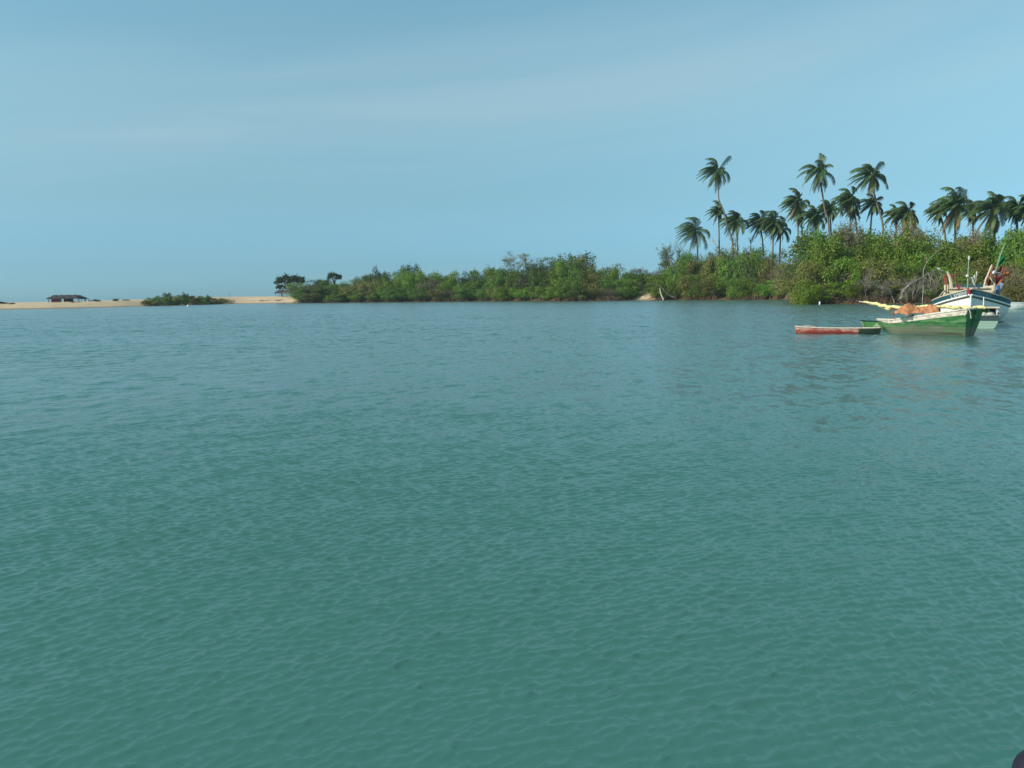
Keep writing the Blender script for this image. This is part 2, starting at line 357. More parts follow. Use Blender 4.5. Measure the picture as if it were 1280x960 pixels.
# ------------------------------------------------------------------ shore: where the water meets the land (photo pixel, waterline row)
SH = [(-700, 398), (-300, 391.5), (-100, 388.5), (0, 387), (60, 386), (110, 384.8), (150, 383.8), (180, 382.8), (240, 381.2), (300, 379.6), (360, 378.9), (420, 378.3),
      (500, 377.5), (600, 376.6), (700, 376.5), (800, 375.4), (840, 375.0), (900, 374.8), (960, 374.6), (985, 374.8), (1000, 379.0), (1030, 380), (1080, 379.8), (1140, 379.6),
      (1200, 379.4), (1280, 379.2), (1400, 380), (1700, 384), (2300, 392)]
def shore_d(px):
    for (a, ya), (b, yb) in zip(SH, SH[1:]):
        if a <= px <= b:
            y = ya + (yb - ya) * (px - a) / (b - a); break
    else: y = SH[-1][1]
    return EYE * F / (y - hor(px))
def Hland(px):
    pts = [(-700, 1.9), (0, 1.75), (40, 1.85), (85, 1.9), (120, 2.05), (160, 2.3), (200, 2.6), (250, 3.0), (300, 3.2), (330, 3.3), (370, 3.0), (450, 1.2), (780, 1.2), (800, 2.3), (815, 2.4), (835, 1.2),
           (985, 1.8), (1000, 2.0), (1280, 2.2), (2300, 2.2)]
    for (a, ya), (b, yb) in zip(pts, pts[1:]):
        if a <= px <= b: return ya + (yb - ya) * (px - a) / (b - a)
    return 1.5
def ground(px, d):
    """height of the land at a bearing and a distance"""
    t = d - shore_d(px)
    wd = 26 if px < 370 else 14
    if px > 800 and px < 830: wd = 10
    u = min(max(t / wd, -0.4), 1)
    z = Hland(px) * (u * u * (3 - 2 * u) * 0.75 + 0.25 * u) if u > 0 else u * 2
    if t > 3: z += 0.16 * math.sin(px * 0.21 + d * 0.05) * math.sin(d * 0.19 + px * 0.03) * min(1, t / 20) * (1.6 if px < 370 else 1)
    return z
def land_mat():
    m = bpy.data.materials.new('sand_and_soil'); m.use_nodes = True
    n = m.node_tree.nodes; l = m.node_tree.links; b = n['Principled BSDF']; b.inputs['Roughness'].default_value = 0.95; b.inputs['Specular IOR Level'].default_value = 0.1
    at = n.new('ShaderNodeAttribute'); at.attribute_name = 'soil'
    g = n.new('ShaderNodeNewGeometry'); q = n.new('ShaderNodeTexNoise'); q.inputs['Scale'].default_value = 0.12; q.inputs['Detail'].default_value = 8; l.new(g.outputs['Position'], q.inputs[0])
    sa = n.new('ShaderNodeMix'); sa.data_type = 'RGBA'; sa.inputs[6].default_value = (0.60, 0.46, 0.305, 1); sa.inputs[7].default_value = (0.50, 0.37, 0.235, 1)
    l.new(q.outputs[0], sa.inputs[0])
    q2 = n.new('ShaderNodeTexNoise'); q2.inputs['Scale'].default_value = 0.5; q2.inputs['Detail'].default_value = 6; l.new(g.outputs['Position'], q2.inputs[0])
    mr = n.new('ShaderNodeMapRange'); mr.inputs[1].default_value = 0.62; mr.inputs[2].default_value = 0.70; mr.inputs[4].default_value = 0.7; l.new(q2.outputs[0], mr.inputs[0])
    sb = n.new('ShaderNodeMix'); sb.data_type = 'RGBA'; sb.inputs[7].default_value = (0.25, 0.22, 0.10, 1); l.new(mr.outputs[0], sb.inputs[0]); l.new(sa.outputs[2], sb.inputs[6])
    # wet sand at the water's edge
    sx = n.new('ShaderNodeSeparateXYZ'); l.new(g.outputs['Position'], sx.inputs[0])
    wr = n.new('ShaderNodeMapRange'); wr.inputs[1].default_value = 0.15; wr.inputs[2].default_value = 0.45; l.new(sx.outputs[2], wr.inputs[0])
    we = n.new('ShaderNodeMix'); we.data_type = 'RGBA'; we.inputs[6].default_value = (0.27, 0.20, 0.13, 1); l.new(wr.outputs[0], we.inputs[0]); l.new(sb.outputs[2], we.inputs[7])
    so_ = n.new('ShaderNodeMix'); so_.data_type = 'RGBA'; so_.inputs[6].default_value = (0.13, 0.085, 0.055, 1); so_.inputs[7].default_value = (0.10, 0.10, 0.045, 1); l.new(q2.outputs[0], so_.inputs[0])
    fi = n.new('ShaderNodeMix'); fi.data_type = 'RGBA'; l.new(at.outputs['Fac'], fi.inputs[0]); l.new(we.outputs[2], fi.inputs[6]); l.new(so_.outputs[2], fi.inputs[7])
    l.new(fi.outputs[2], b.inputs['Base Color']); return m
def make_land():
    cols = list(range(-700, 2301, 12)); ts = [-8, -4, -1.5, 0, 1, 2, 3.5, 5, 7, 9, 12, 15, 19, 24, 30, 38, 48, 60, 80, 110, 160, 240, 400, 800, 1800]
    v = []; soil = []
    for px in cols:
        d0 = shore_d(px)
        for t in ts:
            d = d0 + t; v.append(((px - 640) / F * d, d, ground(px, d)))
            s = 1.0
            if px < 372: s = 0.0
            if 798 <= px <= 824: s = 0.0
            soil.append(s)
    v = np.array(v); n0, n1 = len(cols), len(ts); idx = np.arange(n0 * n1).reshape(n0, n1)
    f = np.stack([idx[:-1, :-1], idx[1:, :-1], idx[1:, 1:], idx[:-1, 1:]], -1).reshape(-1, 4)
    me = np_mesh('land', v, f, land_mat(), True)
    a = me.attributes.new('soil', 'FLOAT', 'POINT'); a.data.foreach_set('value', np.array(soil, dtype=np.float32))
    tag(link('ground', me), kind='structure')
make_land()
def G(px, d, dz=0.0): return Vector(((px - 640) / F * d, d, ground(px, d) + dz))
def topz(px, py, d): return W(px, py, d).z
def pxw(n, d): return n / F * d

# ------------------------------------------------------------------ foliage
def leaves(centres, normals, size, rng):
    """one small kite-shaped leaf clump per centre"""
    n = len(centres); nn = normals + rng.normal(0, 0.55, (n, 3)); nn /= np.linalg.norm(nn, axis=1)[:, None]
    a = np.cross(nn, rng.normal(0, 1, (n, 3))); a /= np.linalg.norm(a, axis=1)[:, None]; b = np.cross(nn, a)
    s = size * rng.uniform(0.55, 1.35, n)[:, None]
    p0 = centres - a * s * 0.5; p2 = centres + a * s * 0.5
    p1 = centres + b * s * 0.32 + nn * s * 0.12; p3 = centres - b * s * 0.30 + nn * s * 0.12
    v = np.stack([p0, p1, p2, p3], 1).reshape(-1, 3); f = np.arange(4 * n).reshape(n, 4)
    return v, f
def crown_mesh(name, material, seed, lobes=22, n=5200, size=0.30, bottom=0.10, jag=0.12, rl=(0.16, 0.30), umbrella=False, gap=0.0):
    """crown inside a unit cylinder-ish dome: radius 0.5, height 1 (scaled later per tree; leaf size is for an 8 x 6 m crown)"""
    rng = np.random.default_rng(seed); SX, SZ = 8.0, 6.0
    C = []; RD = []
    for i in range(lobes):
        a = rng.random() * 6.283; r = math.sqrt(rng.random()) * 0.40
        if umbrella:
            z = 0.80 + rng.uniform(-0.10, 0.08) - 0.5 * r; rad = rng.uniform(0.08, 0.16); rz = rad * 0.55
        else:
            zt = math.sqrt(max(0, 1 - (r / 0.52) ** 2)); z = rng.uniform(bottom + 0.1, 0.86) * (0.35 + 0.65 * zt); rad = rng.uniform(*rl); rz = rad * rng.uniform(0.7, 1.15)
        C.append((math.cos(a) * r * SX, math.sin(a) * r * SX, z * SZ)); RD.append((rad * SX * 0.62, rad * SX * 0.62, rz * SZ * 0.8))
    C = np.array(C); RD = np.array(RD)
    li = rng.integers(0, lobes, n); d = rng.normal(0, 1, (n, 3)); d /= np.linalg.norm(d, axis=1)[:, None]
    low = d[:, 2] < -0.35; d[low, 2] *= rng.choice([-1, 1], low.sum())
    rad = 1 + rng.normal(0, jag, n); rad[rng.random(n) < 0.25] *= 0.75
    P = C[li] + d * RD[li] * rad[:, None]
    # loose sprigs that break the outline
    ns = lobes * 5; si = rng.integers(0, lobes, ns); sd = rng.normal(0, 1, (ns, 3)); sd[:, 2] = np.abs(sd[:, 2]) + 0.4; sd /= np.linalg.norm(sd, axis=1)[:, None]
    sp_ = []; 
    for k in range(ns):
        L = rng.uniform(0.15, 0.75)
        for q in range(7): sp_.append(C[si[k]] + sd[k] * RD[si[k]] + sd[k] * L * q / 7 + rng.normal(0, 0.10, 3))
    P = np.concatenate([P, np.array(sp_)]); nd = np.concatenate([d, np.repeat(sd, 7, 0)])
    if gap:
        keep = (np.sin(P[:, 0] * 2.1 + seed) * np.sin(P[:, 1] * 2.3) * np.sin(P[:, 2] * 2.7 + 1)) > -gap
        P = P[keep]; nd = nd[keep]
    P[:, 2] *= SZ / np.percentile(P[:, 2], 98.5); P[:, :2] *= 0.5 * SX / np.percentile(np.hypot(P[:, 0], P[:, 1]), 96)
    P[:, 2] = np.maximum(P[:, 2], 0.05)
    v, f = leaves(P, nd, size, rng)
    v = v / np.array([SX, SX, SZ])
    return np_mesh(name, v, f, material)
def trunk_mesh(name, seed, stems=4, mt='bark'):
    rnd = random.Random(seed); b = MB()
    for i in range(stems):
        a = rnd.random() * 6.28; r = rnd.uniform(0.1, 0.32); hh = rnd.uniform(0.55, 0.85)
        p = [(math.cos(a) * r * q * (0.6 + 0.4 * q) + rnd.uniform(-.02, .02), math.sin(a) * r * q + rnd.uniform(-.02, .02), hh * q ** 0.8) for q in (0, .25, .5, .75, 1)]
        b.tube(p, [0.020, 0.016, 0.012, 0.008, 0.004], 5)
        for k in range(4):
            q = Vector(p[rnd.randint(2, 3)]); b.tube([q, q + Vector((rnd.uniform(-.14, .14), rnd.uniform(-.14, .14), rnd.uniform(.05, .2)))], [0.008, 0.002], 4)
    return b.mesh(name, M[mt])
def root_mesh(name, seed, n=34):
    """arching stilt roots in metres, radius about 2 m"""
    rnd = random.Random(seed); b = MB()
    for i in range(n):
        a = rnd.random() * 6.28; r0_ = rnd.uniform(0, 0.5); r1 = rnd.uniform(0.9, 2.4); h = rnd.uniform(0.5, 1.4)
        a2 = a + rnd.uniform(-.6, .6)
        pts = []
        for q in (0, .3, .6, .85, 1):
            rr_ = r0_ + (r1 - r0_) * q; pts.append((math.cos(a + (a2 - a) * q) * rr_, math.sin(a + (a2 - a) * q) * rr_, h * (1 - q ** 2) - 0.25 * q))
        b.tube(pts, [0.06, 0.05, 0.045, 0.04, 0.03], 4)
        if rnd.random() < 0.5:
            p = Vector(pts[2]); b.tube([p, p + Vector((rnd.uniform(-.5, .5), rnd.uniform(-.5, .5), -h))], [0.04, 0.03], 4)
    return b.mesh(name, M['root'])

KINDS = {'bright': ('leaf_bright', 'bright green'), 'mid': ('leaf_mid', 'mid green'), 'dark': ('leaf_dark', 'dark green'), 'olive': ('leaf_olive', 'yellowish olive'),
         'grey': ('leaf_grey', 'grey-green'), 'brown': ('leaf_brown', 'dry brownish')}
CR = {}
for ki, (k, (mt, _)) in enumerate(KINDS.items()):
    thin = k in ('grey', 'brown')
    CR[k] = [crown_mesh('crown', M[mt], 100 + ki * 10 + j, lobes=20 + 5 * j, n=4200 if thin else 7600, size=0.24 if thin else 0.27, bottom=0.0, jag=0.17 if thin else 0.13, gap=0.55 if thin else 0) for j in range(3)]
TR = [trunk_mesh('trunk', 50 + j) for j in range(4)]
RO = [root_mesh('prop_roots', 70 + j) for j in range(3)]
def twig_mesh(name, seed, n=900):
    """a fuzz of fine bare twigs filling a dome, radius 0.5, height 1"""
    rnd = random.Random(seed); b = MB()
    for i in range(n):
        a = rnd.random() * 6.28; r = math.sqrt(rnd.random()) * 0.42; z = rnd.uniform(0.05, 0.85) * math.sqrt(max(0.05, 1 - (r / .5) ** 2))
        p = Vector((math.cos(a) * r, math.sin(a) * r, z)); d = Vector((p.x * 0.9 + rnd.uniform(-.25, .25), p.y * 0.9 + rnd.uniform(-.25, .25), rnd.uniform(0.0, 0.6))).normalized() * rnd.uniform(.07, .2)
        w_ = 0.0045; s_ = Vector((rnd.uniform(-1, 1), rnd.uniform(-1, 1), rnd.uniform(-1, 1))).normalized() * w_
        b.add([p - s_, p + s_, p + d * 0.6 + s_ * 0.8, p + d + Vector((0, 0, 0.01)), p + d * 0.6 - s_ * 0.8], [(0, 1, 2, 3, 4)])
    return b.mesh(name, M['twig'])
TW = [twig_mesh('twigs', 30 + j) for j in range(2)]

rn = random.Random(11)
def tree(px, ytop, d, wpx, kind, label, group, cat='mangrove', name='mangrove_tree', roots=False, base=None, twigs=False, cut=0.0):
    """a tree or bush of a kind whose top shows at photo row ytop and whose crown is wpx wide"""
    p = G(px, d); p.z -= 0.15
    if base is not None: p.z = base
    h = topz(px, ytop, d) - p.z; wd = pxw(wpx, d)
    t = thing(name, p, label, cat, group, rz=rn.random() * 6.28)
    lift = 0.5 if roots else 0.0
    c = link('crown', rn.choice(CR[kind]), t); c.scale = (wd, wd * rn.uniform(.8, 1.1), h - lift); c.location.z = lift
    tr = link('trunk', rn.choice(TR), t); tr.scale = (wd * 0.9, wd * 0.9, h * 0.95)
    if roots:
        r_ = link('prop_roots', rn.choice(RO), t); r_.scale = (wd / 4.6, wd / 4.6, 1.0); r_.location.z = 0.25
    if twigs:
        q = link('twigs', rn.choice(TW), t); q.scale = (wd * 1.08, wd * 1.08, h * 1.05)
    return t

def interp(pts, x):
    for (a, ya), (b, yb) in zip(pts, pts[1:]):
        if a <= x <= b: return ya + (yb - ya) * (x - a) / (b - a)
    return pts[0][1] if x < pts[0][0] else pts[-1][1]
SKYL = [(366, 356), (380, 351), (400, 350), (420, 353), (440, 348), (465, 342), (480, 343), (495, 337), (515, 336), (530, 340), (560, 339), (600, 338), (625, 334), (650, 331), (680, 329), (710, 326),
        (740, 331), (765, 337), (790, 341), (812, 339), (830, 329), (850, 311), (880, 300), (910, 303), (940, 305), (970, 309), (1000, 313), (1008, 306), (1020, 294), (1040, 285), (1060, 284), (1100, 288),
        (1130, 284), (1160, 291), (1175, 295), (1200, 292), (1230, 293), (1260, 288), (1300, 289), (1400, 292)]
SECT = [(372, 440, 'between the grey-roofed hut and the flat-topped dark tree'), (440, 540, 'left of the middle of the far wooded shore'), (540, 622, 'on the low stretch left of the airy pale-topped tree'),
        (622, 700, 'under the airy pale-topped tree'), (700, 790, 'just left of the small sandy clearing'), (790, 850, 'around the leaning pale stumps by the sandy clearing'),
        (850, 930, 'below the tallest curved palm'), (930, 1000, 'below the row of short palms'), (1000, 1065, 'on the leafy point behind the small white post'),
        (1065, 1130, 'behind the tip of the yellow furled sail'), (1130, 1200, 'behind the orange tarpaulin and dead branches'), (1200, 1420, 'behind the masts of the white fishing boat')]
def sect(px):
    for a, b, s_ in SECT:
        if a <= px < b: return s_
    return SECT[-1][2] if px > 1000 else SECT[0][2]
ROWN = ['front-row', 'second-row', 'back-row', 'hindmost']
def row(x0, x1, step, dd, frac, kinds, wpx, ri, roots=False, twigp=0.0, ymin=None):
    x = x0
    while x <= x1:
        px = x + rn.uniform(-.3, .3) * step
        d = shore_d(px) + dd + rn.uniform(-1.5, 1.5)
        sk = interp(SKYL, px); wl = hor(px) + EYE * F / shore_d(px)
        yt = wl - (wl - sk) * frac * rn.uniform(0.88, 1.10 if frac < 0.9 else 1.03)
        k = rn.choices([a for a, b in kinds], [b for a, b in kinds])[0]
        skip = 800 < px < 822 and ri < 2
        if not skip:
            lab = '%s %s mangrove %s' % (ROWN[ri], KINDS[k][1], sect(px))
            tree(px, yt, d, wpx * rn.uniform(.8, 1.25), k, lab, 'mangroves %s' % sect(px), roots=roots, twigs=rn.random() < twigp)
        x += step * rn.uniform(0.85, 1.15)
# far middle shore
row(384, 790, 19, 3, 0.42, [('bright', 3), ('mid', 3), ('olive', 3), ('grey', .6)], 34, 0, roots=True)
row(382, 795, 17, 9, 0.74, [('bright', 3), ('mid', 4), ('olive', 1.5), ('grey', 1)], 36, 1, twigp=.1)
row(380, 800, 16, 17, 0.96, [('mid', 4), ('bright', 2), ('dark', 2.5)], 36, 2)
# shore below the palms
row(832, 985, 17, 3, 0.40, [('bright', 4), ('mid', 2), ('olive', 2)], 34, 0, roots=True)
row(828, 990, 16, 9, 0.68, [('bright', 4), ('mid', 3), ('grey', 1.5), ('olive', 1.5)], 42, 1, twigp=.3)
row(850, 1000, 17, 18, 0.90, [('grey', 2.5), ('brown', 1.5), ('mid', 3), ('bright', 1)], 44, 2, twigp=.55)
# the near leafy point on the right
row(1008, 1300, 30, 3, 0.26, [('olive', 2), ('brown', 1), ('bright', 3), ('grey', .6)], 42, 0, roots=True, twigp=.5)
row(1012, 1320, 24, 7, 0.56, [('bright', 4), ('mid', 3), ('olive', 3)], 58, 1, twigp=.3)
row(1016, 1330, 24, 14, 0.80, [('bright', 5), ('mid', 3), ('olive', 2)], 62, 2, twigp=.2)
row(1020, 1340, 26, 22, 0.97, [('mid', 3), ('bright', 4), ('brown', .6), ('grey', .8)], 62, 3, twigp=.3)

# trees that stand out
def airy_tree(px, ytop, d, wpx, seed, kind, label, name='tall_tree', stems=9, cat='tree', nl=70):
    """open crown: visible forked limbs with separate leaf tufts"""
    rnd = random.Random(seed); rng = np.random.default_rng(seed); p = G(px, d); p.z -= 0.2
    h = topz(px, ytop, d) - p.z; R_ = pxw(wpx, d) / 2
    t = thing(name, p, label, cat); b = MB(); tips = []
    fork = Vector((0, 0, h * 0.42)); b.tube([(0, 0, 0), (0.1, 0, h * .2), fork], [0.3, .24, .2], 6)
    for i in range(stems):
        a = 6.283 * i / stems + rnd.uniform(-.3, .3); e = Vector((math.cos(a) * R_ * rnd.uniform(.5, 1), math.sin(a) * R_ * rnd.uniform(.5, 1), h * rnd.uniform(.72, .98)))
        mid = fork.lerp(e, .5) + Vector((rnd.uniform(-.4, .4), rnd.uniform(-.4, .4), h * .03)); b.tube([fork, mid, e], [.14, .09, .04], 5)
        for k in range(6):
            s_ = mid.lerp(e, rnd.random()); q = s_ + Vector((rnd.uniform(-1, 1), rnd.uniform(-1, 1), rnd.uniform(-.1, .8))) * R_ * .35; b.tube([s_, q], [.05, .02], 4); tips.append(q)
        tips.append(e)
    b.build('trunk', M['bark'], t)
    P = []; 
    for q in tips:
        for k in range(nl): P.append(np.array(q) + rng.normal(0, 1, 3) * np.array([.55, .55, .28]))
    P = np.array(P); v, f = leaves(P, rng.normal(0, 1, P.shape) + np.array([0, 0, .8]), 0.32, rng)
    link('crown', np_mesh('crown', v, f, M[KINDS[kind][0]]), t)
    return t
airy_tree(645, 314, 346, 36, 3, 'olive', 'tall airy pale-topped tree rising above the middle of the far wood', nl=34)
airy_tree(687, 320, 330, 26, 4, 'mid', 'smaller open-crowned green tree just right of the airy pale-topped tree', nl=30)
airy_tree(768, 329, 290, 22, 5, 'grey', 'thin greyish open-crowned tree near the right end of the far wood', nl=16)
airy_tree(662, 319, 336, 16, 6, 'olive', 'slender pale tree between the airy tall tree and its green neighbour', nl=22)
tree(517, 333, 365, 30, 'dark', 'dark green tree standing slightly above the left part of the far wood', None, 'tree', 'bushy_tree')
tree(480, 338, 368, 24, 'dark', 'dark rounded tree just left of the highest part of the far left wood', None, 'tree', 'bushy_tree')
tree(714, 320, 300, 62, 'mid', 'broad rounded green tree crowning the hump right of the airy tree', None, 'tree', 'bushy_tree')
tree(728, 324, 296, 42, 'brown', 'brownish dry-topped tree on the hump left of the sandy clearing', None, 'tree', 'bushy_tree', twigs=True)
tree(805, 337, 300, 60, 'grey', 'low grey leafless thicket behind the sandy clearing', None, 'thicket', 'dry_thicket', twigs=True)
tree(820, 343, 276, 34, 'brown', 'brown dry bush to the right above the sandy clearing', None, 'bush', 'dry_bush', twigs=True)
tree(828, 362, 262, 16, 'brown', 'low dry brush around the foot of the pale leaning stumps', None, 'bush', 'dry_bush', twigs=True)
tree(846, 360, 258, 22, 'brown', 'low dry brush right of the pale leaning stumps', None, 'bush', 'dry_bush', twigs=True)
tree(1056, 281, 152, 56, 'grey', 'grey twiggy tree topping the leafy point under the tall middle palms', None, 'tree', 'twiggy_tree', twigs=True)
tree(1012, 330, 140, 50, 'olive', 'olive bush at the left end of the leafy point', None, 'bush', 'leafy_bush')
tree(1008, 352, 134, 44, 'bright', 'low bright bush overhanging the water at the left tip of the point', None, 'bush', 'leafy_bush')
tree(1030, 300, 146, 60, 'bright', 'tall bright green tree at the left shoulder of the leafy point', None, 'tree', 'leafy_tree')
tree(1138, 276, 158, 40, 'olive', 'olive leafy tree poking up in front of the paired palms', None, 'tree', 'leafy_tree', twigs=True)
tree(1210, 290, 138, 44, 'brown', 'brown dry tree top below the wide right-hand palms', None, 'tree', 'twiggy_tree', twigs=True)
tree(1262, 332, 118, 46, 'brown', 'dry brown brush on the bank behind the moored white skiff', None, 'bush', 'dry_bush', twigs=True)
tree(1275, 352, 112, 44, 'olive', 'low olive grass clump on the bank above the moored white skiff', None, 'bush', 'leafy_bush')

# low mangrove islet on the left
for i, (px, yt, wp, k) in enumerate([(186, 375, 14, 'olive'), (197, 372, 20, 'mid'), (208, 370, 20, 'mid'), (214, 366.5, 12, 'dark'), (222, 370.5, 20, 'olive'), (233, 369, 18, 'mid'), (236, 366.5, 9, 'dark'),
                                     (246, 370, 22, 'olive'), (256, 371, 20, 'mid'), (262, 369.5, 10, 'dark'), (268, 371, 20, 'brown'), (279, 373, 20, 'olive'), (290, 374.5, 20, 'brown'), (200, 376, 22, 'olive'), (225, 375, 24, 'olive'), (250, 375, 24, 'olive'), (272, 376, 22, 'olive')]):
    d = shore_d(px) + (1.5 if i > 12 else 4)
    nm = 'tuft-topped' if wp < 13 else ('low spreading' if i > 12 else 'rounded')
    tree(px, yt, d, wp, k, '%s %s shrub in the low thicket left of the bare sand' % (nm, KINDS[k][1]), 'shrubs of the low left thicket', 'shrub', 'low_shrub', base=-0.1)
for px, yt, wp, k, lab in [(3, 377, 12, 'dark', 'dark flat bush on the dune at the left edge'), (10, 377.6, 7, 'dark', 'tiny dark bush just right of the left-edge bush'), (117, 376.3, 4, 'brown', 'small dry tuft right of the beach hut'),
                           (125, 375.5, 7, 'dark', 'small dark shrub on the dune right of the beach hut'), (149, 374.6, 6, 'dark', 'small round shrub midway along the dune crest'), (162, 375.2, 10, 'brown', 'low brown scrub on the dune left of the low thicket'),
                           (94, 378.6, 5, 'olive', 'small green tuft in front of the beach hut'), (318, 376.0, 16, 'brown', 'low rusty scrub strip on the bare sand'), (338, 376.4, 18, 'brown', 'wider rusty scrub strip nearer the grey-roofed hut'),
                           (354, 374.6, 14, 'olive', 'green scrub patch in front of the grey-roofed hut'), (358, 378.2, 6, 'dark', 'small dark clump at the water before the grey-roofed hut'), (20, 379.6, 8, 'olive', 'faint low tuft on the left dune')]:
    dd = 3 if px == 358 else (14 if px > 300 else 24)
    tree(px, yt - (1.3 if 15 < px < 200 else 0), shore_d(px) + dd, wp * 1.3, k, lab, None, 'shrub', 'dune_shrub')

def umbrella_tree(px, ytop, ybase, d, wpx, seed, label):
    p = W(px, ybase, d); h = topz(px, ytop, d) - p.z; wd = pxw(wpx, d)
    t = thing('umbrella_tree', p, label, 'tree'); rnd = random.Random(seed)
    me = crown_mesh('crown', M['leaf_dark'], seed, lobes=26, n=4200, size=0.34, umbrella=True)
    c = link('crown', me, t); c.scale = (wd, wd, h)
    b = MB()
    for i in range(7):
        a = 6.283 * i / 7; r = wd * rnd.uniform(.15, .38)
        b.tube([(0, 0, 0), (0.1, 0, h * .3), (math.cos(a) * r * .4, math.sin(a) * r * .4, h * .5), (math.cos(a) * r, math.sin(a) * r, h * .78)], [.35, .28, .2, .08], 5)
    b.build('trunk', M['bark'], t)
umbrella_tree(364, 344.5, 374, 415, 38, 8, 'wide flat-topped dark tree shading the grey-roofed hut')
umbrella_tree(352, 356, 372, 420, 14, 9, 'small dark tree under the left edge of the flat-topped tree')
umbrella_tree(418, 341, 362, 395, 18, 12, 'small flat-topped dark tree poking above the left end of the wood')
tree(408, 349, 392, 20, 'dark', 'dark rounded tree beside the small flat-topped tree', None, 'tree', 'bushy_tree')

# ------------------------------------------------------------------ bare trees, fallen wood
def bare(name, px, py, d, hpx, spread, seed, label, cat='dead tree', mt='dead', levels=4, lean=(0, 0), r=0.16, kids=4, down=0.0, leafk=None):
    rnd = random.Random(seed); p = W(px, py, d); H = pxw(hpx, d); t = thing(name, p, label, cat)
    gz = ground(px, d) - p.z - .3; tb = MB(); bb = MB(); tips = []
    def grow(pos, dr, L, rad, lv):
        pts = [pos]; dd_ = dr.copy(); q = pos.copy()
        for k in range(4):
            dd_ = (dd_ + Vector((rnd.uniform(-1, 1), rnd.uniform(-1, 1), rnd.uniform(-1, 1))) * 0.22 - Vector((0, 0, down * .2))).normalized(); q = q + dd_ * L / 4; pts.append(q)
        (tb if lv == levels else bb).tube(pts, [rad, rad * .85, rad * .7, rad * .58, rad * .45], 5 if lv > 2 else 4, cap=False)
        tips.append(q)
        if lv > 1:
            for k in range(kids):
                s_ = pts[rnd.randint(1 if lv < levels else 2, 4)]
                nd = (dd_ + Vector((rnd.uniform(-1, 1), rnd.uniform(-1, 1), rnd.uniform(-.35, 1) - down)) * spread).normalized()
                grow(s_, nd, L * rnd.uniform(.5, .8), rad * .55, lv - 1)
    grow(Vector((0, 0, 0)), Vector((lean[0], lean[1], 1)).normalized(), H * 0.5, r, levels)
    if gz < -.4: tb.tube([(0, 0, gz), (.1, 0, gz * .5), (0, 0, 0.02)], [r * 1.3, r * 1.15, r], 6)
    tb.build('trunk', M[mt], t); bb.build('branches', M[mt], t)
    if leafk:
        rng = np.random.default_rng(seed); P = []
        for q in tips:
            if rnd.random() < .45:
                for k in range(18): P.append(np.array(q) + rng.normal(0, .28, 3))
        P = np.array(P); v, f = leaves(P, rng.normal(0, 1, P.shape), .3, rng); link('leaves', np_mesh('leaves', v, f, M[leafk]), t)
    return t
bare('bare_tree', 850, 346, 262, 42, 1.1, 3, 'leafless spreading tree with a few green tufts at the left end of the palm grove', leafk='leaf_mid', lean=(-.2, 0), r=.22, kids=6)
bare('bare_tree', 856, 338, 266, 34, 1.0, 33, 'smaller bare tree leaning left beside the spreading leafless tree', lean=(-.7, 0), r=.14, kids=5)
bare('bare_tree', 915, 312, 268, 24, 0.9, 5, 'grey bare treetop crossing the foot of the tallest curved palm', r=.18)
bare('bare_tree', 938, 312, 268, 20, 1.0, 6, 'grey bare treetop right of the foot of the tallest palm', r=.15)
bare('bare_tree', 898, 310, 264, 14, 1.0, 61, 'low pale leafless branches left of the foot of the tallest palm', lean=(-1, 0), mt='palewood', r=.12)
bare('bare_tree', 950, 374, 220, 62, 0.5, 7, 'slender pale bare sapling standing before the mangroves below the short palms', mt='dead', r=.05, kids=3)
bare('bare_tree', 1108, 310, 160, 24, 0.8, 71, 'pale bare stem slanting through the top of the leafy point', mt='palewood', lean=(-.6, 0), r=.10, kids=2, levels=3)
bare('bare_tree', 1154, 340, 118, 46, 0.5, 9, 'thin pale sapling rising from the dead branches', mt='palewood', lean=(.15, 0), r=.035, kids=2, levels=3)
bare('bare_tree', 1062, 300, 162, 26, 0.9, 10, 'bleached leafless crown on the top left of the leafy point', r=.1)
bare('bare_tree', 1215, 304, 147, 20, 1.0, 13, 'grey fallen branches below the wide right-hand palms', lean=(1.6, 0), r=.16)
bare('bare_tree', 1236, 300, 147, 16, 1.0, 14, 'pale fallen branches just below the broadest right palm', lean=(-1.8, 0), mt='palewood', r=.12)
for i, (px, py, hp, ln, lab) in enumerate([(1070, 378, 34, (.4, 0), 'dead root tangle left of the yellow sail tip'), (1086, 379, 40, (-.3, 0), 'tallest root tangle above the yellow sail tip'),
                                       (1102, 379, 38, (.5, 0), 'dead root tangle right of the yellow sail tip'), (1118, 379, 36, (-.4, 0), 'grey dead brush behind the middle of the yellow sail'),
                                       (1134, 379, 40, (.4, 0), 'dead grey brush behind the orange tarpaulin'), (1152, 379, 34, (-.3, 0), 'low dead brush left of the fishing boat bow'), (1166, 379, 30, (.4, 0), 'dead brush nearest the fishing boat bow')]):
    bare('dead_brush', px, py, shore_d(px) + .6 + (i % 3) * .6, hp, 1.1, 20 + i, lab, 'dead brush', mt='dead' if i % 2 else 'twig', lean=ln, r=.10, kids=6, levels=4)
    tree(px + 4, 362 - (i % 3) * 5, shore_d(px + 4) + 1.8 + (i % 2), 30, 'grey', 'leafless grey bush behind the ' + lab, None, 'bush', 'dry_bush', twigs=True, roots=True)
def trunk_line(name, pts, d, rad, mt, label, cat, dz=0):
    P = [W(x, y, d + k * dz) for k, (x, y) in enumerate(pts)]
    t = thing(name, P[0], label, cat); b = MB(); b.tube([q - P[0] for q in P], rad, 7); b.build('trunk', M[mt], t); return t, P
t_, P_ = trunk_line('fallen_tree', [(1126, 374), (1130, 362), (1140, 354), (1150, 349), (1160, 342), (1171, 338)], 117, [.20, .18, .15, .12, .09, .05], 'dead', 'arched dead grey trunk reaching right towards the fishing boat', 'dead tree', 0.3)
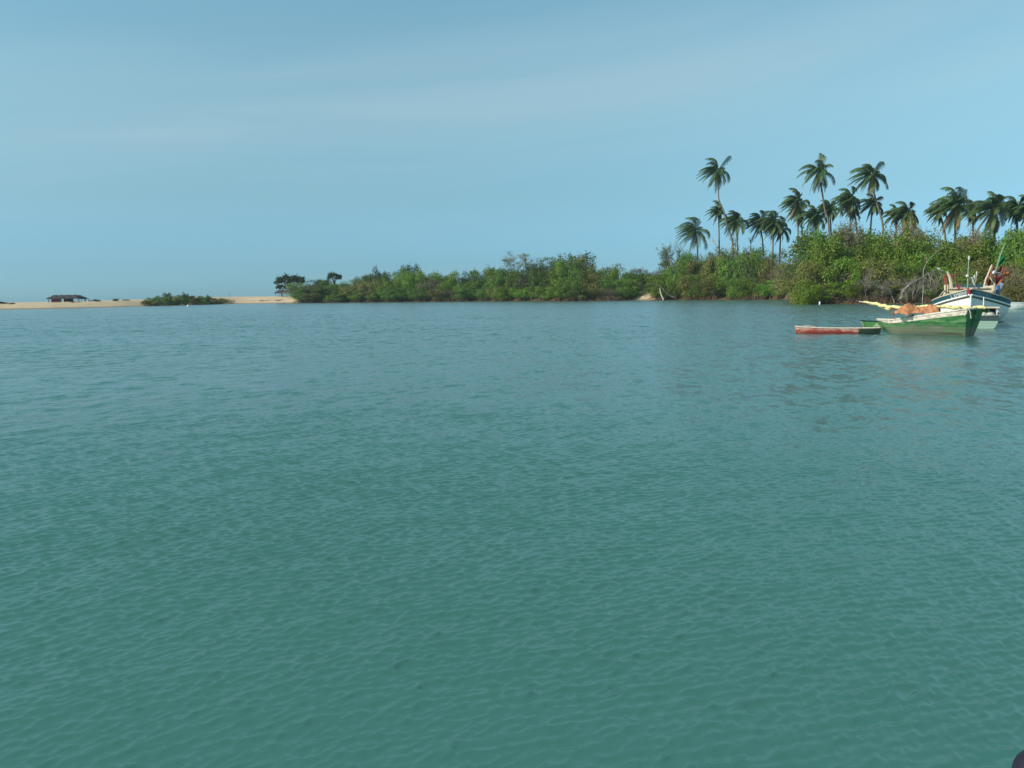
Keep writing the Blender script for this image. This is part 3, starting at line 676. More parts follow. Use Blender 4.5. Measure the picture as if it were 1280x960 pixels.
rnd = random.Random(4); b = MB()
for i in range(46):
    s_ = P_[rnd.randint(1, 5)] - P_[0] + Vector((rnd.uniform(-.6, .6), rnd.uniform(-.5, .5), 0)); q = s_ + Vector((rnd.uniform(-1.0, 1.4), rnd.uniform(-1, 1), rnd.uniform(-2.6, .5))); b.tube([s_, s_.lerp(q, .5) + Vector((.2, 0, .15)), q], [.06, .045, .02], 4, cap=False)
b.build('branches', M['dead'], t_)
trunk_line('dead_stump', [(829.5, 374.5), (826, 367), (824.8, 360)], 250, [.30, .24, .12], 'palewood', 'pale stump leaning left at the water beside the sandy clearing', 'stump')
trunk_line('dead_stump', [(843, 372), (836, 369), (825, 357), (815, 355)], 252, [.22, .2, .14, .06], 'dead', 'dark low trunk slanting over the pale leaning stump', 'stump')
t_, P_ = trunk_line('caught_rag', [(1171, 334.5), (1174, 336.2), (1176, 338)], 116.5, [.05, .15, .06], 'whitecloth', 'pale rag caught on the tip of the arched dead trunk', 'rag')
for px, d, lab in [(826, 253, 0)]: pass
# standing stick on the sand
trunk_line('thin_pole', [(287, 376), (287, 364)], 410, [.07, .05], 'dead', 'thin upright pole on the sand right of the low thicket', 'pole')

# ------------------------------------------------------------------ palms
WIND = Vector((-1, 0.25, 0)).normalized()
def frond(rnd, length, d0, wind, grav, dry=False):
    b = MB(); n = 9; p = Vector((0, 0, 0)); d = d0.normalized(); pts = [p.copy()]; ds = length / n; tang = [d.copy()]
    for i in range(n):
        s_ = (i + 1) / n
        d = (d + Vector((0, 0, -1)) * grav * (0.06 + 0.30 * s_) + WIND * wind * (0.08 + 0.30 * s_)).normalized(); p = p + d * ds; pts.append(p.copy()); tang.append(d.copy())
    b.tube(pts, [0.05 * (1 - .8 * i / n) for i in range(n + 1)], 4, cap=False)
    m_ = 30
    for k in range(m_):
        s_ = 0.10 + 0.90 * k / m_; fi = s_ * n; i = min(int(fi), n - 1); q = pts[i].lerp(pts[i + 1], fi - i); t = tang[min(i + 1, n)]
        side = t.cross(Vector((0, 0, 1)))
        side = side.normalized() if side.length > .1 else Vector((0, 1, 0))
        L = length * 0.27 * (math.sin(math.pi * min(1, s_ * .86 + .14)) ** .6) * rnd.uniform(.8, 1.15) + .12
        for sg in (-1, 1):
            a = (side * sg * .75 + t * .75 + WIND * wind * .45 + Vector((0, 0, -.4))).normalized(); bdir = (a + Vector((0, 0, -1)) * (1.15 if not dry else 1.8) + WIND * wind * .6).normalized()
            w_ = t * 0.075
            p1 = q + a * L * .5; p2 = p1 + bdir * L * .6
            b.add([q - w_, q + w_, p1 + w_ * 1.2, p1 - w_ * 1.2, p2], [(0, 1, 2, 3), (3, 2, 4)])
    return b
def palm(px, py, base, d, rpx, seed, label, n=22, via=None, wind=1.0, hang=0.35):
    """crown centre at (px,py); base = (px,py) of the lowest visible trunk point, extended to the ground"""
    rnd = random.Random(seed); top = W(px, py, d)
    P = [top] + [W(x, y, d) for x, y in (via or [])] + [W(base[0], base[1], d)]
    g = G(base[0], d); last = P[-1]; g.x = last.x + (last.x - P[-2].x) * 0.3; g.z -= .3
    if last.z > g.z + .5: P.append(Vector((g.x, d, g.z)))
    P = P[::-1]; t = thing('coconut_palm', P[0], label, 'palm tree', 'coconut palms above the mangroves')
    # smooth trunk
    Q = []
    for i in range(len(P) - 1):
        a = P[max(i - 1, 0)]; b0 = P[i]; c = P[i + 1]; e = P[min(i + 2, len(P) - 1)]
        for s_ in (0, .25, .5, .75):
            Q.append(0.5 * ((2 * b0) + (c - a) * s_ + (2 * a - 5 * b0 + 4 * c - e) * s_ ** 2 + (3 * b0 - a - 3 * c + e) * s_ ** 3))
    Q.append(P[-1]); k = len(Q); tb = MB(); tb.tube([q - P[0] for q in Q], [0.30 - 0.13 * i / k + (.12 if i == 0 else 0) for i in range(k)], 8); tb.build('trunk', M['palm_bark'], t, True)
    c0 = top - P[0]; L = pxw(rpx, d) * 1.24; n = int(n * 1.35)
    for i in range(n):
        az = 6.283 * (i * 0.381966) + rnd.uniform(-.2, .2); u = (i + .5) / n; el = R(70 - 120 * u)
        if i >= n - int(n * hang * .5): el = R(rnd.uniform(-75, -40))
        d0 = Vector((math.cos(az) * math.cos(el), math.sin(az) * math.cos(el), math.sin(el) + .15))
        dry = i >= n - max(2, int(n * hang * .3))
        o = frond(rnd, L * rnd.uniform(.82, 1.12), d0, wind * rnd.uniform(.6, 1.1) * (1.0 if el > 0 else .55), 1.0 if not dry else 1.4, dry).build('frond', M['palm_dry' if dry else 'palm'], t)
        o.location = c0 + Vector((0, 0, rnd.uniform(-.2, .2)))
        if dry: o['label'] = 'dry brown hanging frond'
    nb = MB()
    for i in range(9):
        a = rnd.random() * 6.28; nb.blob(c0 + Vector((math.cos(a) * .35, math.sin(a) * .35, -rnd.uniform(.1, .6))), .17, i, 4)
    nb.build('coconut_cluster', M['nut'], t)
palm(896, 214, (916, 306), 262, 21, 1, 'tallest palm of the left group, with a long curved trunk and blown crown', via=[(898, 240), (899, 251), (905, 265), (909, 283)], n=19, wind=1.0)
palm(898, 264, (899, 308), 272, 14.5, 2, 'short palm just left of the curved trunk of the tallest left palm', n=16, wind=1.1)
palm(869, 289, (872, 312), 272, 22, 3, 'lowest bushy palm at the left end of the grove', wind=1.1)
palm(920, 276, (922, 312), 264, 19, 4, 'short palm just right of the curved trunk', wind=1.1)
palm(950, 278, (954, 312), 266, 17, 5, 'left one of the low palm trio in the gap before the tall middle palm', wind=1.2)
palm(967, 278, (966, 312), 262, 19, 6, 'middle one of the low palm trio with pale drooping fronds', wind=1.1)
palm(976, 286, (975, 312), 268, 17, 7, 'right one of the low palm trio', wind=1.1)
palm(997, 254, (998, 318), 252, 20, 8, 'bushy mid-height palm with a drooping skirt on a straight trunk', n=26, wind=1.1, hang=.8)
palm(1001, 266, (1004, 318), 258, 16, 9, 'lower palm tucked behind the skirted mid-height palm', n=18, hang=.8)
palm(1024, 214, (1036, 284), 236, 22, 10, 'tall star-crowned palm in the middle of the grove', via=[(1026, 228), (1031, 262)], n=18, wind=.45, hang=.5)
palm(1019, 270, (1020, 300), 246, 19, 11, 'low palm at the foot of the star-crowned palm', wind=.9)
palm(1037, 262, (1039, 300), 250, 17, 12, 'low palm just right of the star-crowned palm trunk', wind=1)
palm(1062, 250, (1063, 290), 226, 20, 13, 'bushy palm with pale lower fronds left of the tall right-leaning palm', wind=1.05)
palm(1067, 262, (1071, 290), 232, 13, 14, 'small palm half hidden behind the pale-fronded palm', n=14)
palm(1090, 219, (1104, 287), 222, 23, 15, 'tall leaning palm with crooked right-hand fronds', via=[(1092, 238), (1097, 258)], n=22, wind=.9)
palm(1091, 255, (1088, 290), 228, 17, 16, 'lower palm under the crown of the tall leaning palm', n=17, wind=.9)
palm(1133, 267, (1135, 300), 210, 19, 17, 'right one of the two palms half hidden behind the olive tree', wind=.9)
palm(1119, 268, (1120, 300), 214, 14, 18, 'left one of the two palms half hidden behind the olive tree', n=15)
palm(1194, 258, (1194, 296), 186, 28, 19, 'broad palm with a pale trunk above the fishing boat', n=27, wind=.9, hang=.6)
palm(1174, 264, (1182, 300), 192, 15, 20, 'small palm at the left edge of the broad pale-trunked palm', n=16)
palm(1216, 262, (1216, 300), 196, 16, 21, 'small palm between the two broad right-hand palms', n=16)
palm(1242, 262, (1243, 300), 180, 28, 22, 'broadest low palm with wide drooping fronds near the right edge', n=28, wind=.75, hang=.8)
palm(1270, 260, (1272, 300), 184, 20, 23, 'palm at the right edge, left one of the last pair', n=20)
palm(1286, 262, (1288, 300), 182, 20, 24, 'last palm, cut off by the right edge', n=20)

# ------------------------------------------------------------------ huts
def hut(px0, px1, ytop, yfloor, d, label, walls=True, name='beach_hut', leanto=True, rtop=0.35):
    a = W(px0, yfloor, d); c = W(px1, yfloor, d); L = c.x - a.x; H = topz((px0 + px1) / 2, ytop, d) - a.z
    t = thing(name, Vector(((a.x + c.x) / 2, d, a.z)), label, 'hut'); b = MB(); D = 5.0; rh = H * .34
    # thatch: hipped, ragged slab
    def f(u, v):
        x = (u - .5) * L * 1.0; y = (v - .5) * D * 1.15
        hh = 1 - abs(v - .5) * 2; e = min(1, min(u, 1 - u) * 9)
        return Vector((x, y, H - rh + rh * min(hh * 1.3, 1) * (0.35 + .65 * e) + .10 * math.sin(u * 31) * math.sin(v * 9) + 0.06 * math.sin(u * 77)))
    b.grid(f, 44, 12); b.grid(lambda u, v: f(u, 1 - v) - Vector((0, 0, .28)), 44, 12)
    for u0 in (0, 1): b.grid(lambda s_, v: f(u0, v if u0 == 0 else 1 - v) - Vector((0, 0, .28 * s_)), 1, 12)
    for v0 in (0, 1): b.grid(lambda s_, u: f(u if v0 == 1 else 1 - u, v0) - Vector((0, 0, .28 * s_)), 1, 44)
    b.build('roof', M['thatch'], t)
    for i in range(6):
        for y in (-D / 2 + .2, D / 2 - .2):
            q = MB(); q.tube([(-L / 2 + .5 + i * (L - 1) / 5, y, -.6), (-L / 2 + .5 + i * (L - 1) / 5, y, H - rh)], .09, 6); q.build('post', M['bark'], t)
    if walls:
        q = MB(); q.box((-L * .22, -D / 2 + .12, (H - rh) / 2 - .3), (L * .30, .10, H - rh + .5)); q.build('wall', M['maroon'], t)
        q = MB(); q.box((L * .03, D * .1, (H - rh) / 2 - .3), (L * .16, D * .6, H - rh + .5)); q.build('inner_wall', M['thatch'], t)
    if leanto:
        q = MB(); q.grid(lambda u, v: Vector((L * .40 + u * L * .24, (v - .5) * 3.4, H * .66 - u * .25 + .06 * math.sin(u * 20))), 10, 6)
        q.grid(lambda u, v: Vector((L * .40 + u * L * .24, (.5 - v) * 3.4, H * .58 - u * .25 + .06 * math.sin(u * 20))), 10, 6); q.build('lean_to_roof', M['thatch'], t)
        for u in (.52, .62):
            for y in (-1.5, 1.5):
                q = MB(); q.tube([(L * u, y, -.6), (L * u, y, H * .60)], .07, 5); q.build('post', M['bark'], t)
        q = MB(); q.box((-L * .56, 0, H * .6), (.5, .5, .35)); q.tube([(-L * .56, 0, -.5), (-L * .56, 0, H * .6)], .05, 5); q.build('lamp_post', M['thatch'], t)
    return t
hut(64, 104, 368.8, 380.0, 292, 'long low dark thatched beach hut with a maroon wall on the dune')
hut(345, 374, 362.6, 372.5, 405, 'open hut with a long grey thatched roof under the flat-topped tree', walls=False, leanto=False)

# ------------------------------------------------------------------ boats
def smooth01(x): x = max(0, min(1, x)); return x * x * (3 - 2 * x)
class Hull:
    """x runs from stern (0) to bow (L); B half beam, Zt sheer height, K keel height, all functions of s = x / L"""
    def __init__(s, L, B, Zt, K, rake=0.0, srake=0.0, p=0.55, q=1.25): s.L, s.B, s.Zt, s.K, s.rake, s.srake, s.p, s.q = L, B, Zt, K, rake, srake, p, q
    def pt(s, u, t, side=1, off=0.0):
        b = s.B(u); z0 = s.K(u); z1 = s.Zt(u); y = b * (math.sin(t * math.pi / 2) ** s.p) if t > 0 else 0
        y = max(0, y + off) if off < 0 else y + off
        x = u * s.L + (s.rake * t * smooth01((u - .6) / .4)) - (s.srake * t * smooth01((.3 - u) / .3))
        return Vector((x, side * y, z0 + (z1 - z0) * t ** s.q))
    def shell(s, nu=36, nt=12, thick=0.05, transom=True):
        b = MB()
        for sd in (-1, 1):
            b.grid(lambda u, t: s.pt(u, t, sd) , nu, nt)
            def inner(u, t):
                p = s.pt(u, t, sd, -thick); p.z = max(p.z, s.K(u) + .06); p.z = min(p.z, s.Zt(u)); return p
            b.grid(inner, nu, nt)
            b.grid(lambda u, w_: s.pt(u, 1, sd, -thick * w_), nu, 1)
        if transom:
            b.grid(lambda w_, t: Vector((s.pt(0, t, 1).x - 0.002, s.pt(0, t, 1).y * (1 - 2 * w_), s.pt(0, t, 1).z)), 6, nt)
            b.grid(lambda w_, t: Vector((s.pt(0, t, 1).x + thick, s.pt(0, t, 1).y * (1 - 2 * w_) * .97, s.pt(0, t, 1).z)), 6, nt)
        return b
    def rail(s, rad, t=1.0, off=0.02, dz=0.0, both=True, squash=1.0, transom=True):
        b = MB(); n = 34
        for sd in (-1, 1):
            b.tube([s.pt(i / n, t, sd, off) + Vector((0, 0, dz)) for i in range(n + 1)], rad, 6)
        if transom: b.tube([s.pt(0, t, -1) + Vector((0, 0, dz)), s.pt(0, t, 1) + Vector((0, 0, dz))], rad, 6)
        return b
def place(root, loc, bowdir): root.location = loc; root.rotation_euler = (0, 0, math.atan2(bowdir[1], bowdir[0]))

# -- green boat: square stern nearest on the right, bow away to the left
SD = Vector((.58, -.82, 0)); SD.normalize()            # from bow to stern
near = W(1203, 419, 37.6); near.z = 0
Lg = 4.35; Wg = 0.80
PERP = Vector((.82, .58, 0))
stern_c = near + PERP * 0.55
gb = thing('wooden_boat', (0, 0, 0), 'green wooden boat with worn whitewashed rim carrying the yellow furled sail', 'boat'); place(gb, stern_c, (-SD.x, -SD.y))
Hg = Hull(Lg, lambda u: (0.80 * (0.86 + .14 * math.sin(math.pi * min(1, u * 1.25 + .15)))) * (1 - smooth01((u - .5) / .5) ** 2.2 * .96), lambda u: 0.58 + .68 * (1 - u) ** 1.25 + .10 * smooth01((u - .8) / .2),
          lambda u: -.25 + .62 * smooth01((u - .72) / .28) ** 2 , rake=.22, srake=.28, p=.62, q=1.15)
Hg.shell(thick=.06).build('hull', M['greenhull'], gb, True)
Hg.rail(.055, off=.0, dz=.02).build('gunwale', M['gunwale'], gb, True)
b = MB()
for sd in (-1, 1): b.grid(lambda u, t_: Hg.pt(u, .86 + .14 * t_, sd, .022), 36, 3)
b.build('rubbing_strake', M['gunwale'], gb, True)
for u in (.18, .42, .66, .85):
    y = Hg.pt(u, .9).y - .05; b = MB(); b.box((Hg.pt(u, .9).x, 0, Hg.Zt(u) - .14), (.24, 2 * y, .04)); b.build('thwart', M['boards'], gb)
b = MB(); b.grid(lambda u, v: Vector((.1 + u * Lg * .82, (v - .5) * 1.7 * Hg.pt(.02 + u * .82, .5).y, .12)), 10, 4); b.build('floor_boards', M['boards'], gb)
b = MB(); b.tube([Hg.pt(0, .02, 1) * .5 + Hg.pt(0, .02, -1) * .5 - Vector((.03, 0, 0)), Hg.pt(0, 1, 1) * .5 + Hg.pt(0, 1, -1) * .5 - Vector((.04, 0, -.06))], .04, 6); b.build('stern_post', M['greenhull'], gb)
b = MB(); c0 = Hg.pt(0, 1, -1); c1 = Hg.pt(0, 1, 1)
nearc = c0 if (gb.matrix_basis @ c0).x < (gb.matrix_basis @ c1).x else c1
b.tube([nearc + Vector((0, 0, .08)), nearc + Vector((-.10, .0, -.12)), nearc + Vector((-.16, .0, -.42))], .018, 5); b.tube([nearc + Vector((.02, 0, .07)), nearc + Vector((.06, .03 * (1 if nearc is c1 else -1), -.2)), nearc + Vector((.12, .05 * (1 if nearc is c1 else -1), -.3))], .018, 5)
rp_ = b.build('mooring_rope', M['rope']); rp_.location = gb.location; rp_.rotation_euler = gb.rotation_euler; tag(rp_, 'short pale rope ends hanging at the stern corner of the green boat', 'rope')

# -- furled sail on its spar, lying along the boat
fsP = [W(1078.5, 377.2, 41.9), W(1092, 379.4, 41.4), W(1103, 382, 41.0), W(1112, 384, 40.7), W(1128, 384.2, 40.2), W(1150, 383.6, 39.6), W(1170, 383.5, 39.0), W(1190, 384, 38.5), W(1210, 384.6, 38.0), W(1232, 384.8, 37.5)]
def lerpP(P, u):
    f_ = u * (len(P) - 1); i = min(int(f_), len(P) - 2); s_ = f_ - i; a, b0, c, e = P[max(i - 1, 0)], P[i], P[i + 1], P[min(i + 2, len(P) - 1)]
    return 0.5 * ((2 * b0) + (c - a) * s_ + (2 * a - 5 * b0 + 4 * c - e) * s_ ** 2 + (3 * b0 - a - 3 * c + e) * s_ ** 3)
t = thing('furled_sail', fsP[0], 'long furled pale yellow sail lying along the green boat, its tip pointing left', 'sail')
O = fsP[0]; n = 120; rnd = random.Random(3); rads = []
ties = [.17, .27, .36, .52, .62, .70, .77, .84, .91]
for i in range(n + 1):
    u = i / n; r = .025 + .062 * smooth01(u / .12) * (1 - .55 * smooth01((u - .95) / .05)); r *= 1 + .10 * math.sin(u * 43) * math.sin(u * 17)
    r *= 1 - .28 * max(0, 1 - min(abs(u - q) for q in ties) / .012)
    rads.append(r)
b = MB(); pts = [lerpP(fsP, i / n) - O + Vector((0, 0, .025 * math.sin(i * .45))) for i in range(n + 1)]; b.tube(pts, rads, 12); o = b.build('sailcloth', M['sail'], t, True)
for v in o.data.vertices: v.co += Vector((rnd.uniform(-1, 1), rnd.uniform(-1, 1), rnd.uniform(-1, 1))) * .012
b = MB(); b.tube([lerpP(fsP, 0) - O + Vector((-.2, 0, .02)), lerpP(fsP, .2) - O, lerpP(fsP, .5) - O, lerpP(fsP, 1) - O], .025, 6); b.build('spar', M['palewood'], t)
for q in ties:
    b = MB(); c = lerpP(fsP, q) - O; c2 = lerpP(fsP, q + .006) - O; b.tube([c, c2], .072, 10); b.build('tie', M['brownline'], t)
b = MB(); c = lerpP(fsP, .335) - O
def flap(u, v): return c + Vector(((u - .5) * .8, .05 * math.sin(u * 7 + v * 3), -.04 - .16 * v * (1 - 2 * abs(u - .5)) + .015 * math.sin(u * 15)))
b.grid(flap, 18, 6); b.grid(lambda u, v: flap(u, 1 - v) + Vector((0, .03, 0)), 18, 6); b.build('loose_fold', M['sail'], t, True)
# crutch that carries the sail's far end
b = MB(); c = lerpP(fsP, .365); q = c.copy(); q.z = .3; cr = thing('crutch', q, 'short wooden crutch holding up the left end of the yellow sail', 'post'); b.tube([(0, 0, 0), (0, 0, c.z - .3 - .1)], .03, 6); b.tube([(-.1, 0, c.z - .3 + .02), (0, 0, c.z - .42), (.1, 0, c.z - .3 + .02)], .02, 5); b.build('pole', M['boards'], cr)

# -- orange tarpaulin heaped over the middle of the green boat
tcen = W(1146, 391.6, 39.55); tp = thing('tarpaulin', tcen, 'crumpled orange-brown tarpaulin heaped over the middle of the green boat', 'tarpaulin')
AX = Vector((-SD.x, -SD.y, 0)); AY = Vector((SD.y, -SD.x, 0))
def tarp(u, v):
    x = (u - .5) * 2.0; a = (v - .5) * 2
    prof = .36 * (1 - abs(a) ** 3) * (1 - max(0, (u - .72) / .28) ** 1.4 * .9) * (1 - max(0, (.18 - u) / .18) * .35)
    z = prof * (1 + .22 * math.sin(u * 9 + 1.2)) + .045 * abs(math.sin(u * 14 + v * 9)) + .035 * math.sin(v * 19 - u * 11) + .018 * math.sin(u * 47 + v * 29) - .02
    X = x * 1.15; Y = a * .62 + .04 * math.sin(u * 21)
    return Vector((X * .86, Y + .05 * math.sin(u * 9), z))
b = MB(); b.grid(tarp, 70, 34); b.grid(lambda u, v: tarp(u, 1 - v) - Vector((0, 0, .012)), 70, 34); o = b.build('sheet', M['tarp'], tp, True); o.rotation_euler = (0, 0, R(148))
b = MB(); b.tube([Vector((.2, -.35, .0)), Vector((.26, -.2, .28)), Vector((.3, 0, .54)), Vector((.34, .3, .2))], .022, 5); o = b.build('tie_rope', M['brownline'], tp); o.rotation_euler = (0, 0, R(148))
# white jug
b = MB(); prof = [(0.0, 0), (.13, 0), (.15, .05), (.15, .22), (.12, .30), (.05, .34), (.045, .40), (0.0, .40)]
b.grid(lambda u, v: Vector((interp([(i / 7, p[0]) for i, p in enumerate(prof)], u) * math.cos(v * 6.2832), interp([(i / 7, p[0]) for i, p in enumerate(prof)], u) * math.sin(v * 6.2832), interp([(i / 7, p[1]) for i, p in enumerate(prof)], u))), 21, 14)
j = b.build('plastic_jug', M['plastic'], None, True); j.location = W(1134, 394.6, 39.9); j.rotation_euler = (0, R(60), R(-30)); tag(j, 'white plastic jug lying at the foot of the orange tarpaulin', 'jug')

# -- patchy green rowing boat half hidden behind the green boat's bow
rb = thing('rowing_boat', (0, 0, 0), 'small patchy green rowing boat peeping out behind the bow of the big green boat', 'boat'); q = W(1080, 410, 44.5); q.z = 0; place(rb, q + Vector((2.6, .3, 0)), (-1, -.12))
Hr = Hull(2.6, lambda u: .5 * (1 - smooth01((u - .45) / .55) ** 2 * .97), lambda u: .42 + .14 * u ** 2, lambda u: -.15 + .2 * smooth01((u - .8) / .2), rake=.25, p=.6)
Hr.shell(24, 8, .04).build('hull', M['greendinghy'], rb, True); Hr.rail(.03).build('gunwale', M['darkhull'], rb, True)
for u in (.35, .65):
    b = MB(); b.box((Hr.pt(u, .9).x, 0, .27), (.2, Hr.pt(u, .9).y * 1.85, .03)); b.build('thwart', M['boards'], rb)

# -- red canoe
cn = thing('canoe', (0, 0, 0), 'long low red canoe with peeling whitish edge lying left of the green boat', 'canoe'); a = W(996, 416.4, 42.4); a.z = 0; c = W(1099, 416.5, 40.7); c.z = 0
dr = (a - c); Lc = dr.length; place(cn, c, (dr.x, dr.y))
Hc = Hull(Lc, lambda u: .26 * (1 - abs(2 * u - 1) ** 5 * .75), lambda u: .30 - .03 * math.sin(u * 3.14) + .06 * u ** 6, lambda u: -.10, rake=.10, srake=.1, p=.5, q=1.1)
Hc.shell(60, 8, .05).build('hull', M['canoehull'], cn, True)
Hc.rail(.022, dz=.01).build('gunwale', M['gunwale'], cn, True)
b = MB(); b.grid(lambda u, v: Vector((.1 + u * (Lc - .3), (v - .5) * .42, .20 + .01 * math.sin(u * 40))), 40, 3); b.build('floor_boards', M['boards'], cn)
b = MB(); nx = Hull(Lc, Hc.B, Hc.Zt, Hc.K, .1, .1, .5, 1.1)
for sd in (-1, 1): b.grid(lambda u, t_: nx.pt(u * .24, .06 + t_ * .86, sd, .006), 16, 6)
o = b.build('stern_shade_panel', M['canoeshade'], cn, True); o['label'] = 'dark right-hand end of the canoe, its shade painted on'  # shade over this end of the canoe, put into a dark green colour
b = MB(); b.tube([(Lc - .9, -.1, .33), (Lc - .55, -.05, .40), (Lc - .2, .05, .36), (Lc - .1, .2, .2)], .02, 5); o = b.build('line_rope', M['rope'], None); o.location = cn.location; o.rotation_euler = cn.rotation_euler; tag(o, 'pale rope lying over the left end of the red canoe', 'rope')

# -- small dark work boat behind the green boat's stern
LOS = Vector((.5, .866, 0))
wb = thing('work_boat', (0, 0, 0), 'small boat, dark above and pale green below, between green boat and fishing boat', 'boat'); q = W(1228, 409.5, 44.6); q.z = 0; place(wb, q, (LOS.x, LOS.y))
Hw = Hull(4.2, lambda u: .80 * (.96 + .04 * math.sin(3 * u)) * (1 - smooth01((u - .45) / .55) ** 2 * .97), lambda u: .74 + .3 * u ** 2, lambda u: -.2 + .3 * smooth01((u - .8) / .2), rake=.5, p=.30, q=1.0)
Hw.shell(30, 10, .05).build('hull', M['dinghyhull'], wb, True); Hw.rail(.035).build('gunwale', M['gunwale'], wb, True)
for x, y in ((.15, -.66), (.15, .66), (1.5, -.62), (1.5, .62)):
    b = MB(); b.tube([(x, y, .5), (x, y, 1.12)], .028, 6); b.build('post', M['white'], wb)
b = MB(); b.box((.85, 0, 1.15), (1.7, 1.55, .06)); b.build('roof_board', M['cream'], wb)
b = MB(); b.box((1.6, 0, .85), (.06, 1.3, .5)); b.build('bulkhead', M['darkhull'], wb)
k = 0
for (x, y, sz, mt, nm, lab) in [(.45, -.35, (.22, .2, .12), 'whitecloth', 'sack', 'white sack on the right inside the small dark work boat'), (.4, .0, (.2, .18, .12), 'whitecloth', 'sack', 'middle white sack inside the small dark work boat'), (.5, .38, (.24, .24, .2), 'cream', 'sack', 'tan sack on the left inside the small dark work boat'),
                                (.95, -.1, (.2, .3, .22), 'greendinghy', 'net_bundle', 'green net bundle at the back of the small dark work boat')]:
    b = MB(); b.blob((0, 0, 0), sz, k, 7, .16); o = b.build(nm, M[mt], None, True); k += 1
    o.matrix_world = Matrix.Translation(wb.location + wb.rotation_euler.to_matrix() @ Vector((x, y, .68 + sz[2]))) ; tag(o, lab, 'sack' if nm == 'sack' else 'net')
b = MB(); b.tube([(0, 0, 0), (0, 0, .55)], .025, 6); o = b.build('white_stick', M['white']); o.location = wb.location + wb.rotation_euler.to_matrix() @ Vector((.9, 0, 1.18)); tag(o, 'short white stick standing on the small dark work boat', 'stick')

# -- white skiff on the right edge
ws = thing('skiff', (0, 0, 0), 'low white skiff near the bank at the right edge', 'boat'); q = W(1253, 387.3, 83); q.z = 0; place(ws, q + Vector((5.2, 1.2, 0)), (-5.2, -1.2))
Hs = Hull(4.9, lambda u: .75 * (1 - smooth01((u - .5) / .5) ** 2 * .97), lambda u: .66 + .12 * u ** 2, lambda u: -.15 + .2 * smooth01((u - .82) / .18), rake=.45, p=.5)
Hs.shell(28, 8, .05).build('hull', M['white'], ws, True); Hs.rail(.035).build('gunwale', M['white'], ws, True)
for u in (.3, .6):
    b = MB(); b.box((Hs.pt(u, .9).x, 0, .5), (.25, Hs.pt(u, .9).y * 1.85, .04)); b.build('thwart', M['cream'], ws)

# -- big fishing boat, bow towards the camera
fb = thing('fishing_boat', (0, 0, 0), 'white fishing boat with a dark teal lettered bulwark, bow towards the viewer', 'fishing boat')
LB = 11.0; bow = W(1213, 369, 50); st = bow + LOS * LB; st.z = 0; place(fb, st, (-LOS.x, -LOS.y))
BEAM = 2.25
Bf = lambda u: BEAM * (1 - .30 * smooth01((.35 - u) / .35)) * max(0.012, (1 - smooth01((u - .42) / .58) ** 1.9))
Zr = lambda u: 1.02 + .80 * smooth01((u - .40) / .60) ** 1.5 + .15 * smooth01((.3 - u) / .3)
Hf = Hull(LB, Bf, Zr, lambda u: -.5 + .5 * smooth01((u - .86) / .14), rake=.0, srake=.3, p=.50, q=1.1)
Hf.shell(60, 14, .08).build('hull', M['white'], fb, True)
Zb = lambda u: Zr(u) + .36 + 1.0 * smooth01((.16 - u) / .16) ** 1.3
class Bulw(Hull):
    def pt(s, u, t, side=1, off=0.0):
        p = Hf.pt(u, 1, side, 0); z0 = Zr(u) + .04; p.z = z0 + (Zb(u) - z0) * t; p.y = side * max(0, abs(p.y) + .03 + .10 * t * smooth01(u / .1) * (1 - smooth01((u - .93) / .07)) + off); return p
Hb = Bulw(LB, Bf, Zb, Zr)
b = MB()
for sd in (-1, 1):
    b.grid(lambda u, t_: Hb.pt(u, t_, sd), 60, 3); b.grid(lambda u, t_: Hb.pt(u, t_, sd, -.07), 60, 3)
b.grid(lambda w_, t_: Vector((Hb.pt(0, t_).x, Hb.pt(0, t_).y * (1 - 2 * w_), Hb.pt(0, t_).z)), 8, 3)
bul = b.build('bulwark', M['teal'], fb, True)
b = MB(); n = 60
for sd in (-1, 1): b.tube([Hf.pt(i / n, 1, sd, .05) for i in range(n + 1)], .065, 6)
b.build('rub_rail', M['white'], fb, True)
b = MB()
for sd in (-1, 1): b.tube([Hf.pt(i / n, .955, sd, .035) for i in range(n + 1)], .04, 6)
b.build('lower_trim', M['brownline'], fb, True)
b = MB()
for sd in (-1, 1): b.tube([Hb.pt(i / n, 1, sd, -.03) for i in range(n + 1)], .045, 6)
b.build('bulwark_cap', M['cream'], fb, True)
b = MB(); b.tube([Hf.pt(1, 0, 1), Hf.pt(1, .5, 1) + Vector((.03, 0, 0)), Hf.pt(1, 1, 1) + Vector((.05, 0, 0))], .05, 6); b.build('stem', M['white'], fb)
b = MB(); b.box((LB - .14, -.1, Zb(1) - .16), (.20, .20, .46)); b.build('stem_post', M['maroonpaint'], fb)
b = MB(); b.grid(lambda u, v: Vector((.1 + u * (LB - .9), (2 * v - 1) * (Hf.pt(.01 + u * .91, 1).y - .06), Zr(.01 + u * .91) - .12)), 40, 6); b.build('deck', M['boards'], fb)
# low cabin trunk
b = MB(); b.box((LB - 4.6, 0, 1.75), (2.4, 2.3, .95)); b.build('cabin', M['cream'], fb)
b = MB(); b.box((LB - 4.6, 0, 2.25), (2.7, 2.6, .07)); b.build('cabin_roof', M['cream'], fb)
